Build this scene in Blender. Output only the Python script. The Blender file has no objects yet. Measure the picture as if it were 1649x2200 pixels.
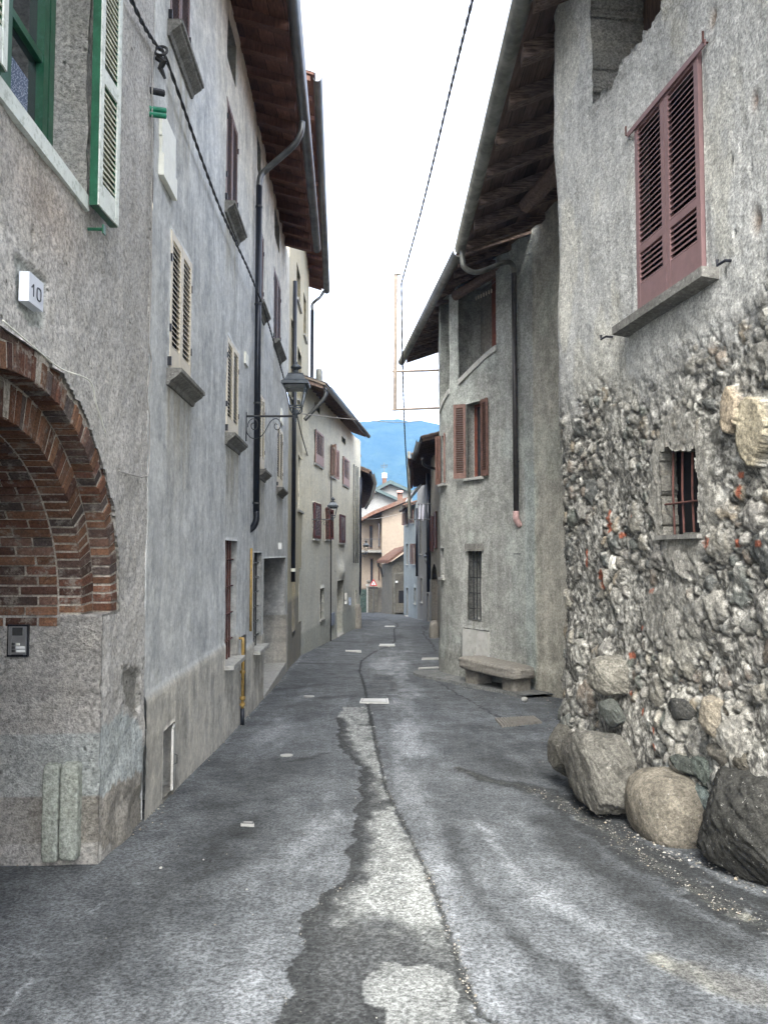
import bpy, math, random
import numpy as np
from mathutils import Vector
random.seed(7)
rng = np.random.default_rng(11)
SC = bpy.context.scene
COL = SC.collection
# ------------------------------------------------------------------ camera, sky, sun, exposure
F = 1650.0; CX, CY = 824.5, 1100.0; CAMH = 1.6
PITCH = math.atan(90.0 / F)
cam_d = bpy.data.cameras.new("camera")
cam = bpy.data.objects.new("camera", cam_d); COL.objects.link(cam)
cam.location = (0, 0, CAMH); cam.rotation_euler = (math.pi / 2 + PITCH, 0, 0)
cam_d.sensor_fit = 'HORIZONTAL'; cam_d.sensor_width = 36.0; cam_d.lens = 36.0 * F / 1649.0
cam_d.clip_start = 0.05; cam_d.clip_end = 20000
SC.camera = cam
SUN_EL, SUN_ROT = math.radians(46), math.radians(186)
world = bpy.data.worlds.new("World"); SC.world = world; world.use_nodes = True
wt = world.node_tree; wt.nodes.clear()
sky = wt.nodes.new('ShaderNodeTexSky'); sky.sky_type = 'NISHITA'; sky.sun_disc = False
sky.sun_elevation = SUN_EL; sky.sun_rotation = SUN_ROT
sky.air_density = 1.0; sky.dust_density = 4.0; sky.ozone_density = 1.0
hs = wt.nodes.new('ShaderNodeHueSaturation'); hs.inputs['Saturation'].default_value = 0.22   # thin cloud veil whitens the sky
bg = wt.nodes.new('ShaderNodeBackground'); bg.inputs['Strength'].default_value = 0.15
wo = wt.nodes.new('ShaderNodeOutputWorld')
wt.links.new(sky.outputs[0], hs.inputs['Color']); wt.links.new(hs.outputs[0], bg.inputs['Color']); wt.links.new(bg.outputs[0], wo.inputs['Surface'])
sun_d = bpy.data.lights.new("sun", 'SUN'); sun_d.energy = 1.1; sun_d.angle = math.radians(30); sun_d.color = (1.0, 0.97, 0.92)
sun = bpy.data.objects.new("sun", sun_d); COL.objects.link(sun)
sd = Vector((math.sin(SUN_ROT) * math.cos(SUN_EL), math.cos(SUN_ROT) * math.cos(SUN_EL), math.sin(SUN_EL)))
sun.rotation_euler = sd.to_track_quat('Z', 'Y').to_euler()
sun.location = (0, -5, 30)
SC.view_settings.view_transform = 'Standard'; SC.view_settings.look = 'None'
SC.view_settings.exposure = 2.55; SC.view_settings.gamma = 1.0
SC.cycles.max_bounces = 6; SC.cycles.diffuse_bounces = 4; SC.cycles.volume_bounces = 0
SC.cycles.use_denoising = True

# ------------------------------------------------------------------ survey helpers: photo pixel -> point on a real surface
GY = np.array([-60, -20, 0, 6, 10, 14.7, 22, 31, 40, 56, 80, 120.0])
GZ = np.array([3.0, 1.3, 0, -.48, -.76, -1.02, -1.35, -1.65, -1.95, -2.65, -3.3, -3.8])
_yy = np.linspace(-60, 120, 1801); _zz = np.interp(_yy, GY, GZ)
_k = np.ones(25) / 25; _zs = np.convolve(np.pad(_zz, 12, mode='edge'), _k, mode='valid')
def g(y): return np.interp(y, _yy, _zs)
def ray(x, y):
    a, b = (x - CX) / F, (CY - y) / F
    return np.array([a, math.cos(PITCH) - math.sin(PITCH) * b, math.sin(PITCH) + math.cos(PITCH) * b])
def gp(x, y):
    d = ray(x, y); lo, hi = .5, 110.
    for _ in range(50):
        m = .5 * (lo + hi)
        if CAMH + m * d[2] - g(m * d[1]) > 0: lo = m
        else: hi = m
    return np.array([lo * d[0], lo * d[1]])
def at(x, y, Y):
    d = ray(x, y); t = Y / d[1]
    return np.array([t * d[0], Y, CAMH + t * d[2]])

class Path:
    def __init__(s, pts, side):
        s.p = np.array(pts, float); s.side = side
        d = np.diff(s.p, axis=0); s.l = np.hypot(d[:, 0], d[:, 1]); s.t = d / s.l[:, None]
        s.c = np.concatenate([[0], np.cumsum(s.l)]); s.len = s.c[-1]
    def seg(s, u): return int(np.clip(np.searchsorted(s.c, u, 'right') - 1, 0, len(s.l) - 1))
    def pos(s, u):
        i = s.seg(u); return s.p[i] + s.t[i] * (u - s.c[i])
    def tan(s, u):
        # smoothed tangent
        a = s.pos_e(u - .15); b = s.pos_e(u + .15); d = b - a; return d / np.hypot(*d)
    def pos_e(s, u): return s.pos(u)
    def nrm(s, u):
        t = s.tan(u); return np.array([t[1], -t[0]]) * s.side
    def hit(s, x, y):
        d = ray(x, y); best = None
        for i in range(len(s.l)):
            p, t = s.p[i], s.t[i]
            den = d[0] * t[1] - d[1] * t[0]
            if abs(den) < 1e-9: continue
            k = (p[0] * t[1] - p[1] * t[0]) / den
            u = (k * d[1] - p[1]) / t[1] if abs(t[1]) > .3 else (k * d[0] - p[0]) / t[0]
            lo = -9 if i == 0 else -.01; hi = s.l[i] + (9 if i == len(s.l) - 1 else .01)
            if k > 0 and lo <= u <= hi and (best is None or k < best[0]): best = (k, s.c[i] + u, CAMH + k * d[2])
        return (best[1], best[2]) if best else (0, 0)

# ------------------------------------------------------------------ noise
def vnoise(x, y, seed=0):
    xi = np.floor(x).astype(np.int64); yi = np.floor(y).astype(np.int64); fx = x - xi; fy = y - yi
    fx = fx * fx * (3 - 2 * fx); fy = fy * fy * (3 - 2 * fy)
    def h(a, b):
        n = (a * 374761393 + b * 668265263 + seed * 1442695041) & 0xffffffff
        n = ((n ^ (n >> 13)) * 1274126177) & 0xffffffff
        return ((n ^ (n >> 16)) & 0xffff) / 65535.0
    return (h(xi, yi) * (1 - fx) + h(xi + 1, yi) * fx) * (1 - fy) + (h(xi, yi + 1) * (1 - fx) + h(xi + 1, yi + 1) * fx) * fy
def fbm(x, y, o=4, seed=0, r=.55):
    a, s, t = 1., 0., 0.
    for i in range(o):
        s = s + a * vnoise(x * 2 ** i, y * 2 ** i, seed + i * 17); t += a; a *= r
    return s / t
def sstep(a, b, x): t = np.clip((x - a) / (b - a), 0, 1); return t * t * (3 - 2 * t)

# ------------------------------------------------------------------ objects
def tag(o, label=None, cat=None, group=None, kind=None):
    if label: o['label'] = label
    if cat: o['category'] = cat
    if group: o['group'] = group
    if kind: o['kind'] = kind
    return o
def thing(name, loc, label, cat, group=None):
    o = bpy.data.objects.new(name, None); COL.objects.link(o); o.location = loc; o.empty_display_size = .2
    return tag(o, label, cat, group)
def wloc(p):
    v = Vector((0, 0, 0))
    while p is not None: v = v + Vector(p.location); p = p.parent
    return v
class MB:
    def __init__(s): s.v = []; s.f = []; s.c = []; s.cc = (1, 1, 1, 1)
    def V(s, p): s.v.append((float(p[0]), float(p[1]), float(p[2]))); s.c.append(s.cc); return len(s.v) - 1
    def quad(s, a, b, c, d): i = [s.V(a), s.V(b), s.V(c), s.V(d)]; s.f.append(i)
    def hexa(s, P):
        i = [s.V(p) for p in P]
        for q in ((0, 3, 2, 1), (4, 5, 6, 7), (0, 1, 5, 4), (1, 2, 6, 5), (2, 3, 7, 6), (3, 0, 4, 7)): s.f.append([i[k] for k in q])
    def box(s, x0, x1, y0, y1, z0, z1):
        s.hexa([(x0, y0, z0), (x1, y0, z0), (x1, y1, z0), (x0, y1, z0), (x0, y0, z1), (x1, y0, z1), (x1, y1, z1), (x0, y1, z1)])
    def fbox(s, fr, a0, a1, n0, n1, z0, z1):
        P = [fr(a0, n0, z0), fr(a1, n0, z0), fr(a1, n1, z0), fr(a0, n1, z0), fr(a0, n0, z1), fr(a1, n0, z1), fr(a1, n1, z1), fr(a0, n1, z1)]
        s.hexa(P)
    def fpoly(s, fr, prof, a0, a1):   # profile in (n,z) extruded along a
        i0 = [s.V(fr(a0, n, z)) for n, z in prof]; i1 = [s.V(fr(a1, n, z)) for n, z in prof]; k = len(prof)
        for j in range(k): s.f.append([i0[j], i0[(j + 1) % k], i1[(j + 1) % k], i1[j]])
        s.f.append(i0[::-1]); s.f.append(i1)
    def fprism(s, fr, poly, n0, n1):   # polygon in (a,z) extruded along n
        i0 = [s.V(fr(a, n0, z)) for a, z in poly]; i1 = [s.V(fr(a, n1, z)) for a, z in poly]; k = len(poly)
        for j in range(k): s.f.append([i0[j], i0[(j + 1) % k], i1[(j + 1) % k], i1[j]])
        s.f.append(i0[::-1]); s.f.append(i1)
    def tube(s, pts, r, n=8, cap=True):
        pts = [Vector(p) for p in pts]; rings = []
        rr = r if hasattr(r, '__len__') else [r] * len(pts)
        up = None
        for i, p in enumerate(pts):
            d = (pts[min(i + 1, len(pts) - 1)] - pts[max(i - 1, 0)]).normalized()
            if up is None: up = Vector((0, 0, 1)) if abs(d.z) < .9 else Vector((1, 0, 0))
            a = d.cross(up).normalized(); b = a.cross(d).normalized(); up = b
            rings.append([s.V(p + (a * math.cos(k * 2 * math.pi / n) + b * math.sin(k * 2 * math.pi / n)) * rr[i]) for k in range(n)])
        for i in range(len(rings) - 1):
            for k in range(n): s.f.append([rings[i][k], rings[i][(k + 1) % n], rings[i + 1][(k + 1) % n], rings[i + 1][k]])
        if cap: s.f.append(rings[0][::-1]); s.f.append(rings[-1])
    def lathe(s, c, prof, n=12, sq=False):
        c = Vector(c); rings = []
        for r, z in prof: rings.append([s.V(c + Vector((r * math.cos((k + .5) * 2 * math.pi / n), r * math.sin((k + .5) * 2 * math.pi / n), z))) for k in range(n)])
        for i in range(len(rings) - 1):
            for k in range(n): s.f.append([rings[i][k], rings[i][(k + 1) % n], rings[i + 1][(k + 1) % n], rings[i + 1][k]])
        s.f.append(rings[0][::-1]); s.f.append(rings[-1])
    def build(s, name, m, parent=None, smooth=False, col=False):
        me = bpy.data.meshes.new(name)
        o = wloc(parent)
        me.from_pydata([(x - o.x, y - o.y, z - o.z) for x, y, z in s.v], [], s.f); me.materials.append(m)
        if col:
            a = me.color_attributes.new('Col', 'FLOAT_COLOR', 'POINT'); a.data.foreach_set('color', np.array(s.c, np.float32).ravel())
        if smooth: me.polygons.foreach_set('use_smooth', [True] * len(me.polygons))
        me.update()
        ob = bpy.data.objects.new(name, me); COL.objects.link(ob); ob.parent = parent
        return ob
def npmesh(name, V, Q, m, parent=None, smooth=True, col=None):
    me = bpy.data.meshes.new(name); o = wloc(parent)
    V = np.asarray(V, np.float32) - np.array([o.x, o.y, o.z], np.float32); Q = np.asarray(Q, np.int32)
    me.vertices.add(len(V)); me.vertices.foreach_set('co', V.ravel())
    me.loops.add(Q.size); me.loops.foreach_set('vertex_index', Q.ravel())
    me.polygons.add(len(Q)); me.polygons.foreach_set('loop_start', np.arange(0, Q.size, Q.shape[1], dtype=np.int32))
    me.polygons.foreach_set('loop_total', np.full(len(Q), Q.shape[1], np.int32))
    if smooth: me.polygons.foreach_set('use_smooth', np.ones(len(Q), bool))
    me.materials.append(m); me.update(calc_edges=True); me.validate()
    if col is not None:
        a = me.color_attributes.new('Col', 'FLOAT_COLOR', 'POINT'); a.data.foreach_set('color', np.asarray(col, np.float32).ravel())
    ob = bpy.data.objects.new(name, me); COL.objects.link(ob); ob.parent = parent
    return ob
def bez(pts, n=8):   # smooth polyline through points (Catmull-Rom)
    P = [np.array(p, float) for p in pts]; P = [2 * P[0] - P[1]] + P + [2 * P[-1] - P[-2]]; out = []
    for i in range(1, len(P) - 2):
        for k in range(n):
            t = k / n
            out.append(.5 * ((2 * P[i]) + (-P[i - 1] + P[i + 1]) * t + (2 * P[i - 1] - 5 * P[i] + 4 * P[i + 1] - P[i + 2]) * t * t + (-P[i - 1] + 3 * P[i] - 3 * P[i + 1] + P[i + 2]) * t ** 3))
    out.append(P[-2]); return out

# ------------------------------------------------------------------ materials
class T:
    def __init__(s, name):
        s.m = bpy.data.materials.new(name); s.m.use_nodes = True; s.t = s.m.node_tree; s.n = s.t.nodes
        s.b = s.n['Principled BSDF']; s.geo = s.n.new('ShaderNodeNewGeometry'); s.pos = s.geo.outputs['Position']
    def link(s, a, b): s.t.links.new(a, b)
    def scl(s, v, sc):
        n = s.n.new('ShaderNodeVectorMath'); n.operation = 'MULTIPLY'; s.link(v, n.inputs[0]); n.inputs[1].default_value = sc; return n.outputs[0]
    def noise(s, scale, detail=4, rough=.55, v=None, dist=0, lo=None, hi=None):
        n = s.n.new('ShaderNodeTexNoise'); n.inputs['Scale'].default_value = scale; n.inputs['Detail'].default_value = detail
        n.inputs['Roughness'].default_value = rough; n.inputs['Distortion'].default_value = dist
        s.link(v if v is not None else s.pos, n.inputs['Vector']); o = n.outputs['Fac']
        return s.rng(o, lo, hi) if lo is not None else o
    def rng(s, o, lo, hi, a=0., b=1.):
        n = s.n.new('ShaderNodeMapRange'); n.interpolation_type = 'SMOOTHSTEP'; s.link(o, n.inputs['Value'])
        n.inputs['From Min'].default_value = lo; n.inputs['From Max'].default_value = hi
        n.inputs['To Min'].default_value = a; n.inputs['To Max'].default_value = b; return n.outputs[0]
    def vor(s, scale, feat='F1', v=None, rnd=1.):
        n = s.n.new('ShaderNodeTexVoronoi'); n.feature = feat; n.inputs['Scale'].default_value = scale
        n.inputs['Randomness'].default_value = rnd
        s.link(v if v is not None else s.pos, n.inputs['Vector']); return n
    def mix(s, f, a, b, mode='MIX'):
        n = s.n.new('ShaderNodeMix'); n.data_type = 'RGBA'; n.blend_type = mode
        if hasattr(f, 'links'): s.link(f, n.inputs[0])
        else: n.inputs[0].default_value = f
        for i, q in ((6, a), (7, b)):
            if hasattr(q, 'links'): s.link(q, n.inputs[i])
            else: n.inputs[i].default_value = (q[0], q[1], q[2], 1) if len(q) == 3 else q
        return n.outputs[2]
    def math(s, op, a, b=0.):
        n = s.n.new('ShaderNodeMath'); n.operation = op
        for i, q in ((0, a), (1, b)):
            if hasattr(q, 'links'): s.link(q, n.inputs[i])
            else: n.inputs[i].default_value = q
        return n.outputs[0]
    def attr(s):
        n = s.n.new('ShaderNodeVertexColor'); n.layer_name = 'Col'; return n
    def bump(s, h, strength=.5, dist=.01, prev=None):
        n = s.n.new('ShaderNodeBump'); n.inputs['Strength'].default_value = strength; n.inputs['Distance'].default_value = dist
        s.link(h, n.inputs['Height'])
        if prev is not None: s.link(prev, n.inputs['Normal'])
        return n.outputs[0]
    def out(s, col=None, rough=.85, nrm=None, metal=0., spec=.3):
        if col is not None:
            if hasattr(col, 'links'): s.link(col, s.b.inputs['Base Color'])
            else: s.b.inputs['Base Color'].default_value = (*col, 1)
        if hasattr(rough, 'links'): s.link(rough, s.b.inputs['Roughness'])
        else: s.b.inputs['Roughness'].default_value = rough
        s.b.inputs['Metallic'].default_value = metal; s.b.inputs['Specular IOR Level'].default_value = spec
        if nrm is not None: s.link(nrm, s.b.inputs['Normal'])
        return s.m
def plaster(name, a, b, c, streak=.4, speck=.35, bscale=70, bstr=.5, bdist=.006, big=.9, pits=0., vcol=False, crack=0.):
    t = T(name)
    n1 = t.noise(big, 5, .6, lo=.35, hi=.65)
    col = t.mix(n1, a, b)
    sv = t.scl(t.pos, (5.5, 5.5, .55)); n2 = t.noise(1.0, 5, .65, v=sv, dist=.6, lo=.42, hi=.72)
    col = t.mix(t.math('MULTIPLY', n2, streak), col, c)
    n3 = t.noise(4.5, 8, .75, lo=.40, hi=.66)
    col = t.mix(t.math('MULTIPLY', n3, .40), col, (c[0] * 1.5, c[1] * 1.5, c[2] * 1.45)); n5 = t.noise(2.7, 8, .78, dist=.4, lo=.54, hi=.70)
    col = t.mix(t.math('MULTIPLY', n5, .34), col, (c[0] * .45, c[1] * .46, c[2] * .45))
    n4 = t.noise(bscale * .42, 8, .84, lo=.365, hi=.635)
    dk = t.mix(n4, (1 - speck, 1 - speck, 1 - speck), (1 + speck * .6, 1 + speck * .6, 1 + speck * .6))
    col = t.mix(1., col, dk, 'MULTIPLY')
    h = t.noise(bscale, 6, .72); nr = t.bump(h, bstr, bdist); sv2 = t.vor(bscale * .55); gr_ = t.rng(sv2.outputs['Distance'], .10, .34, 1., 0.); col = t.mix(t.math('MULTIPLY', t.math('MULTIPLY', gr_, t.rng(sv2.outputs['Color'], .62, .7)), speck * .9), col, (.04, .04, .036)); col = t.mix(t.math('MULTIPLY', t.math('MULTIPLY', gr_, t.rng(sv2.outputs['Color'], .30, .24)), speck * .9), col, (.62, .61, .57))
    nr = t.bump(t.noise(6, 4, .6), .5, .03, nr)
    if pits > 0:
        pv = t.vor(13); p = t.rng(pv.outputs['Distance'], .05, .2 * pits); keep = t.noise(3, 2, .5, lo=.58, hi=.62)
        pm = t.math('MULTIPLY', t.math('SUBTRACT', 1., p), keep)
        col = t.mix(t.math('MULTIPLY', pm, .6), col, (.07, .065, .055)); nr = t.bump(t.math('SUBTRACT', 1., pm), .8, .02, nr)
    if crack > 0:
        cv = t.vor(1.6, 'DISTANCE_TO_EDGE', t.mix(.12, t.pos, t.n.new('ShaderNodeTexNoise').outputs['Color'], 'ADD'))
        cm = t.math('MULTIPLY', t.rng(cv.outputs['Distance'], .0, .012, 1., 0.), t.noise(1.3, 2, .5, lo=.5, hi=.6))
        col = t.mix(t.math('MULTIPLY', cm, crack), col, (.05, .05, .045))
    if vcol: col = t.mix(1., col, t.attr().outputs['Color'], 'MULTIPLY')
    return t.out(col, .9, nr, spec=.2)
def simple(name, col, rough=.5, metal=0., var=.25, vs=12, bstr=.15, bs=60, spec=.4, worn=None, wornamt=.5):
    t = T(name)
    n = t.noise(vs, 5, .6, lo=.3, hi=.7)
    c = t.mix(n, tuple(x * (1 - var) for x in col), tuple(min(1, x * (1 + var)) for x in col))
    if worn: c = t.mix(t.math('MULTIPLY', t.noise(vs * 1.7, 6, .75, lo=.52, hi=.62), wornamt), c, worn)
    return t.out(c, rough, t.bump(t.noise(bs, 4, .6), bstr, .004), metal, spec)
def wood(name, a, b, worn=None, ax=(1.2, 1.2, .12), plank=0.):
    t = T(name); n = t.noise(35, 6, .75, v=t.scl(t.pos, ax), lo=.36, hi=.64)
    c = t.mix(n, a, b); n2 = t.noise(3, 4, .6, lo=.35, hi=.7); c = t.mix(t.math('MULTIPLY', n2, .5), c, worn or a)
    if plank:
        sx = t.n.new('ShaderNodeSeparateXYZ'); t.link(t.pos, sx.inputs[0]); q = t.math('MULTIPLY', sx.outputs[1 if ax[1] > ax[0] else 0], 1. / plank); fl_ = t.math('FLOOR', q); fc = t.math('FRACT', q)
        wn = t.n.new('ShaderNodeTexWhiteNoise'); wn.noise_dimensions = '1D'; t.link(fl_, wn.inputs['W']); c = t.mix(1., c, t.mix(wn.outputs['Value'], (.45, .45, .5), (1.7, 1.6, 1.5)), 'MULTIPLY')
        c = t.mix(t.rng(fc, .0, .07, .95, 0.), c, (.004, .004, .005))
    return t.out(c, .8, t.bump(n, .3, .004), spec=.2)
M = {}
M['L1'] = plaster('coarse_render', (.56, .545, .515), (.46, .45, .425), (.34, .325, .295), .5, .50, 75, 1., .012, 1.1, pits=1.3, vcol=True)
M['L2'] = plaster('painted_blue_grey', (.45, .465, .465), (.31, .325, .33), (.55, .56, .55), .95, .20, 40, .45, .005, 1.5, vcol=True)
M['L3'] = plaster('pale_yellow_render', (.50, .45, .31), (.42, .39, .29), (.30, .29, .25), .5, .15, 40, .35, .004, .8, vcol=True)
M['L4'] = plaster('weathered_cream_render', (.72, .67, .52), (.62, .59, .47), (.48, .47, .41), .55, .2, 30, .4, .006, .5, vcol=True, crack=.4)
M['R2'] = plaster('rough_grey_render', (.30, .305, .28), (.215, .22, .20), (.42, .425, .40), .6, .42, 60, 1., .014, 1.2, vcol=True)
M['R3'] = plaster('brown_grey_render', (.24, .225, .195), (.19, .18, .16), (.15, .14, .12), .5, .3, 40, .5, .006, .8)
M['R4'] = plaster('grey_render', (.24, .24, .225), (.20, .20, .19), (.15, .15, .145), .5, .2, 40, .4, .006, .8)
M['R5'] = plaster('pale_blue_render', (.27, .31, .315), (.22, .25, .255), (.16, .17, .165), .55, .2, 40, .4, .006, .8)
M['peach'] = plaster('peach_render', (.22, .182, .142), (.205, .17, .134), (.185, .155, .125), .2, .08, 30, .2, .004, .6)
M['gable'] = plaster('grey_gable_render', (.215, .22, .215), (.19, .192, .185), (.16, .16, .155), .3, .2, 20, .4, .006, .6)
M['shed'] = plaster('old_shed_render', (.155, .145, .12), (.125, .118, .10), (.085, .08, .068), .6, .35, 30, .7, .01, .9)
M['inner'] = plaster('grey_plaster', (.18, .19, .19), (.14, .15, .155), (.17, .18, .18), .3, .15, 40, .3, .004, .8)
M['concrete'] = plaster('sill_concrete', (.24, .235, .215), (.17, .165, .15), (.10, .10, .09), .6, .4, 70, .7, .006, 3)
M['stone_light'] = plaster('pale_stone', (.42, .42, .39), (.35, .35, .33), (.24, .24, .22), .3, .25, 60, .4, .005, 4)
M['beige'] = simple('beige_shutter_paint', (.62, .56, .44), .5, var=.06, bstr=.05)
M['brown'] = simple('red_brown_shutter_paint', (.115, .062, .048), .55, var=.25, worn=(.22, .15, .12), wornamt=.4)
M['pinkbrown'] = simple('faded_pink_brown_paint', (.40, .27, .235), .6, var=.12)
M['wine'] = simple('wine_shutter_paint', (.195, .12, .118), .45, var=.08, bstr=.05)
M['darkred'] = simple('dark_red_paint', (.09, .03, .028), .5, var=.25)
M['orange_wood'] = simple('varnished_red_wood', (.15, .05, .03), .4, var=.3)
M['green'] = simple('green_paint', (.016, .085, .045), .35, var=.2, bstr=.08, worn=(.05, .14, .10), wornamt=.4)
M['white_old'] = simple('flaking_white_paint', (.60, .64, .60), .7, var=.08, bstr=.4, worn=(.24, .28, .22), wornamt=.5)
M['louvre_old'] = simple('weathered_louvre_paint', (.46, .47, .37), .8, var=.25, bstr=.5, worn=(.16, .18, .12), wornamt=.6)
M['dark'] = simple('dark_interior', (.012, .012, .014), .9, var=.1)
M['black'] = simple('black_metal', (.012, .013, .017), .35, .0, var=.3, bstr=.05)
M['iron'] = simple('wrought_iron', (.04, .043, .046), .5, .3, var=.3)
M['lamp'] = simple('lantern_grey_metal', (.055, .065, .075), .4, .4, var=.25, bstr=.08)
M['rust'] = simple('rusty_bar', (.085, .035, .028), .85, var=.35, bstr=.4)
M['pipe'] = simple('dark_downpipe', (.016, .019, .026), .3, .3, var=.2, bstr=.03)
M['pipe_grey'] = simple('grey_brown_downpipe', (.055, .052, .05), .4, .3, var=.25)
M['gutter'] = simple('gutter_metal', (.12, .125, .125), .35, .7, var=.25, vs=4)
M['gutter_old'] = simple('weathered_zinc_gutter', (.20, .20, .175), .5, .5, var=.35, vs=5)
M['yellow'] = simple('yellow_gas_pipe', (.30, .20, .06), .5, var=.2, worn=(.15, .10, .04), wornamt=.6)
M['alu'] = simple('brushed_aluminium', (.50, .51, .52), .35, .8, var=.1)
M['plate'] = simple('cream_plate', (.72, .72, .63), .5, var=.05)
M['white'] = simple('white_plastic', (.68, .69, .68), .45, var=.05)
M['numplate'] = simple('white_number_plate', (.58, .61, .66), .4, var=.03, bstr=.02)
M['ink'] = simple('dark_lettering', (.03, .035, .05), .6)
M['plasgreen'] = simple('green_plastic', (.01, .16, .09), .35, var=.15)
M['pinkpvc'] = simple('pink_pvc', (.5, .33, .31), .5)
M['cabinet'] = simple('grey_cabinet', (.46, .46, .43), .55, .1, var=.12, vs=5, worn=(.28, .26, .22), wornamt=.4)
M['bluebox'] = simple('blue_grey_cabinet', (.25, .29, .36), .5)
M['cable'] = simple('black_cable', (.02, .02, .02), .6)
M['cable_grey'] = simple('grey_cable', (.28, .27, .25), .6)
M['brownpole'] = simple('weathered_pale_pole', (.20, .165, .13), .6)
M['wood_dark'] = wood('dark_old_wood', (.055, .038, .03), (.12, .085, .065))
M['wood_old'] = wood('weathered_rafter', (.08, .055, .045), (.22, .155, .12), (.11, .085, .075))
M['board_old'] = wood('old_eave_boards', (.05, .036, .03), (.13, .095, .078), (.07, .055, .05), ax=(1.4, .10, 1.4), plank=.19)
M['board_red'] = wood('clay_eave_boards', (.06, .032, .024), (.14, .072, .052), ax=(1.4, .2, 1.4), plank=.22)
M['rafter_old'] = wood('old_rafters', (.06, .042, .036), (.26, .19, .15), (.10, .08, .07), ax=(.12, 1.6, 1.))
M['wood_pale'] = wood('pale_old_wood', (.16, .13, .10), (.24, .2, .16))
M['boards_red'] = wood('red_brown_boarding', (.075, .04, .03), (.17, .085, .062))
M['rock'] = None
def glass_mat():
    t = T('window_glass'); n = t.noise(2., 2)
    m = t.out((.02, .025, .03), .06, t.bump(n, .05, .05), spec=.9); return m
M['glass'] = glass_mat()
def clear_glass():
    m = bpy.data.materials.new('lantern_glass'); m.use_nodes = True; b = m.node_tree.nodes['Principled BSDF']
    b.inputs['Base Color'].default_value = (.93, .95, .95, 1); b.inputs['Roughness'].default_value = .03; b.inputs['Transmission Weight'].default_value = 1.; b.inputs['IOR'].default_value = 1.02
    return m
M['clear'] = clear_glass()
def stonewall():
    t = T('rubble_wall'); a = t.attr()
    fn = t.noise(48, 8, .85, lo=.38, hi=.62); mn = t.noise(16, 5, .7, lo=.3, hi=.7)
    c = t.mix(1., a.outputs['Color'], t.mix(fn, (.55, .55, .55), (1.38, 1.38, 1.36)), 'MULTIPLY')
    c = t.mix(1., c, t.mix(mn, (.72, .72, .70), (1.2, 1.19, 1.16)), 'MULTIPLY')
    lich = t.math('MULTIPLY', t.noise(5, 6, .75, lo=.55, hi=.68), .35); c = t.mix(lich, c, (.08, .085, .07))
    w = t.math('MULTIPLY', t.noise(28, 6, .8, lo=.60, hi=.68), .5); c = t.mix(w, c, (.62, .61, .57))
    n = t.bump(t.noise(70, 6, .75), 1., .014); n = t.bump(t.noise(18, 4, .65), .8, .02, n)
    return t.out(c, .92, n, spec=.18)
M['rubble'] = stonewall()
def brick_mat():
    t = T('old_brick'); a = t.attr()
    fn = t.noise(60, 6, .75, lo=.28, hi=.7)
    c = t.mix(1., a.outputs['Color'], t.mix(fn, (.40, .38, .38), (1.35, 1.3, 1.25)), 'MULTIPLY')
    c = t.mix(t.math('MULTIPLY', t.noise(9, 8, .8, lo=.52, hi=.62), .75), c, (.27, .245, .21)); c = t.mix(t.math('MULTIPLY', t.noise(4, 8, .8, lo=.54, hi=.66), .6), c, (.05, .045, .04))
    return t.out(c, .9, t.bump(t.noise(55, 6, .7), 1., .012), spec=.15)
M['brick'] = brick_mat()
def tile_mat(name, a, b):
    t = T(name); c = t.mix(t.noise(9, 4, .6, lo=.3, hi=.7), a, b); c = t.mix(t.math('MULTIPLY', t.noise(3, 5, .7, lo=.5, hi=.65), .6), c, (.12, .11, .09))
    return t.out(c, .9, t.bump(t.noise(50, 4), .5, .006), spec=.2)
M['tile'] = tile_mat('clay_tiles', (.085, .045, .032), (.15, .085, .062))
M['tile_grey'] = tile_mat('dark_roof_tiles', (.055, .05, .048), (.10, .09, .085))
M['metal_green'] = simple('green_grey_metal_trim', (.05, .075, .075), .5, .3)
M['cloth'] = simple('white_laundry', (.62, .62, .68), .9, var=.1)

# ------------------------------------------------------------------ ground
def pl_dist(X, Y, pts, wid=None):
    """distance from points to a polyline (and interpolated width along it)"""
    best = np.full(X.shape, 1e9); W = np.zeros(X.shape); S = np.zeros(X.shape)
    acc = 0.
    for i in range(len(pts) - 1):
        ax, ay = pts[i][:2]; bx, by = pts[i + 1][:2]; dx, dy = bx - ax, by - ay; L = math.hypot(dx, dy) + 1e-9
        t = np.clip(((X - ax) * dx + (Y - ay) * dy) / (L * L), 0, 1)
        d = np.hypot(X - ax - t * dx, Y - ay - t * dy)
        cr = (X - ax) * dy - (Y - ay) * dx
        m = d < best; best = np.where(m, d, best); S = np.where(m, acc + t * L, S)
        if wid is not None: W = np.where(m, wid[i] + (wid[i + 1] - wid[i]) * t, W)
        acc += L
    return best, W, S
def in_poly(X, Y, pts):
    r = np.zeros(X.shape, bool); n = len(pts)
    for i in range(n):
        x1, y1 = pts[i]; x2, y2 = pts[(i + 1) % n]
        if y1 == y2: continue
        c = ((y1 > Y) != (y2 > Y)) & (X < (x2 - x1) * (Y - y1) / (y2 - y1) + x1)
        r ^= c
    return r
def GP(L): return [tuple(gp(x, y)) for x, y in L]
CRACK_PX = [(1030, 2180), (975, 2040), (935, 1920), (880, 1800), (828, 1690), (800, 1560)]
CRACK = GP([(1060, 2199), (1030, 2180), (1000, 2110), (975, 2040), (955, 1980), (935, 1920), (910, 1860), (880, 1800), (850, 1740), (828, 1690), (812, 1620), (800, 1560), (790, 1515), (783, 1475), (772, 1442), (776, 1420), (800, 1402), (835, 1388), (848, 1378), (846, 1352), (855, 1345), (850, 1338), (820, 1328)])
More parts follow.
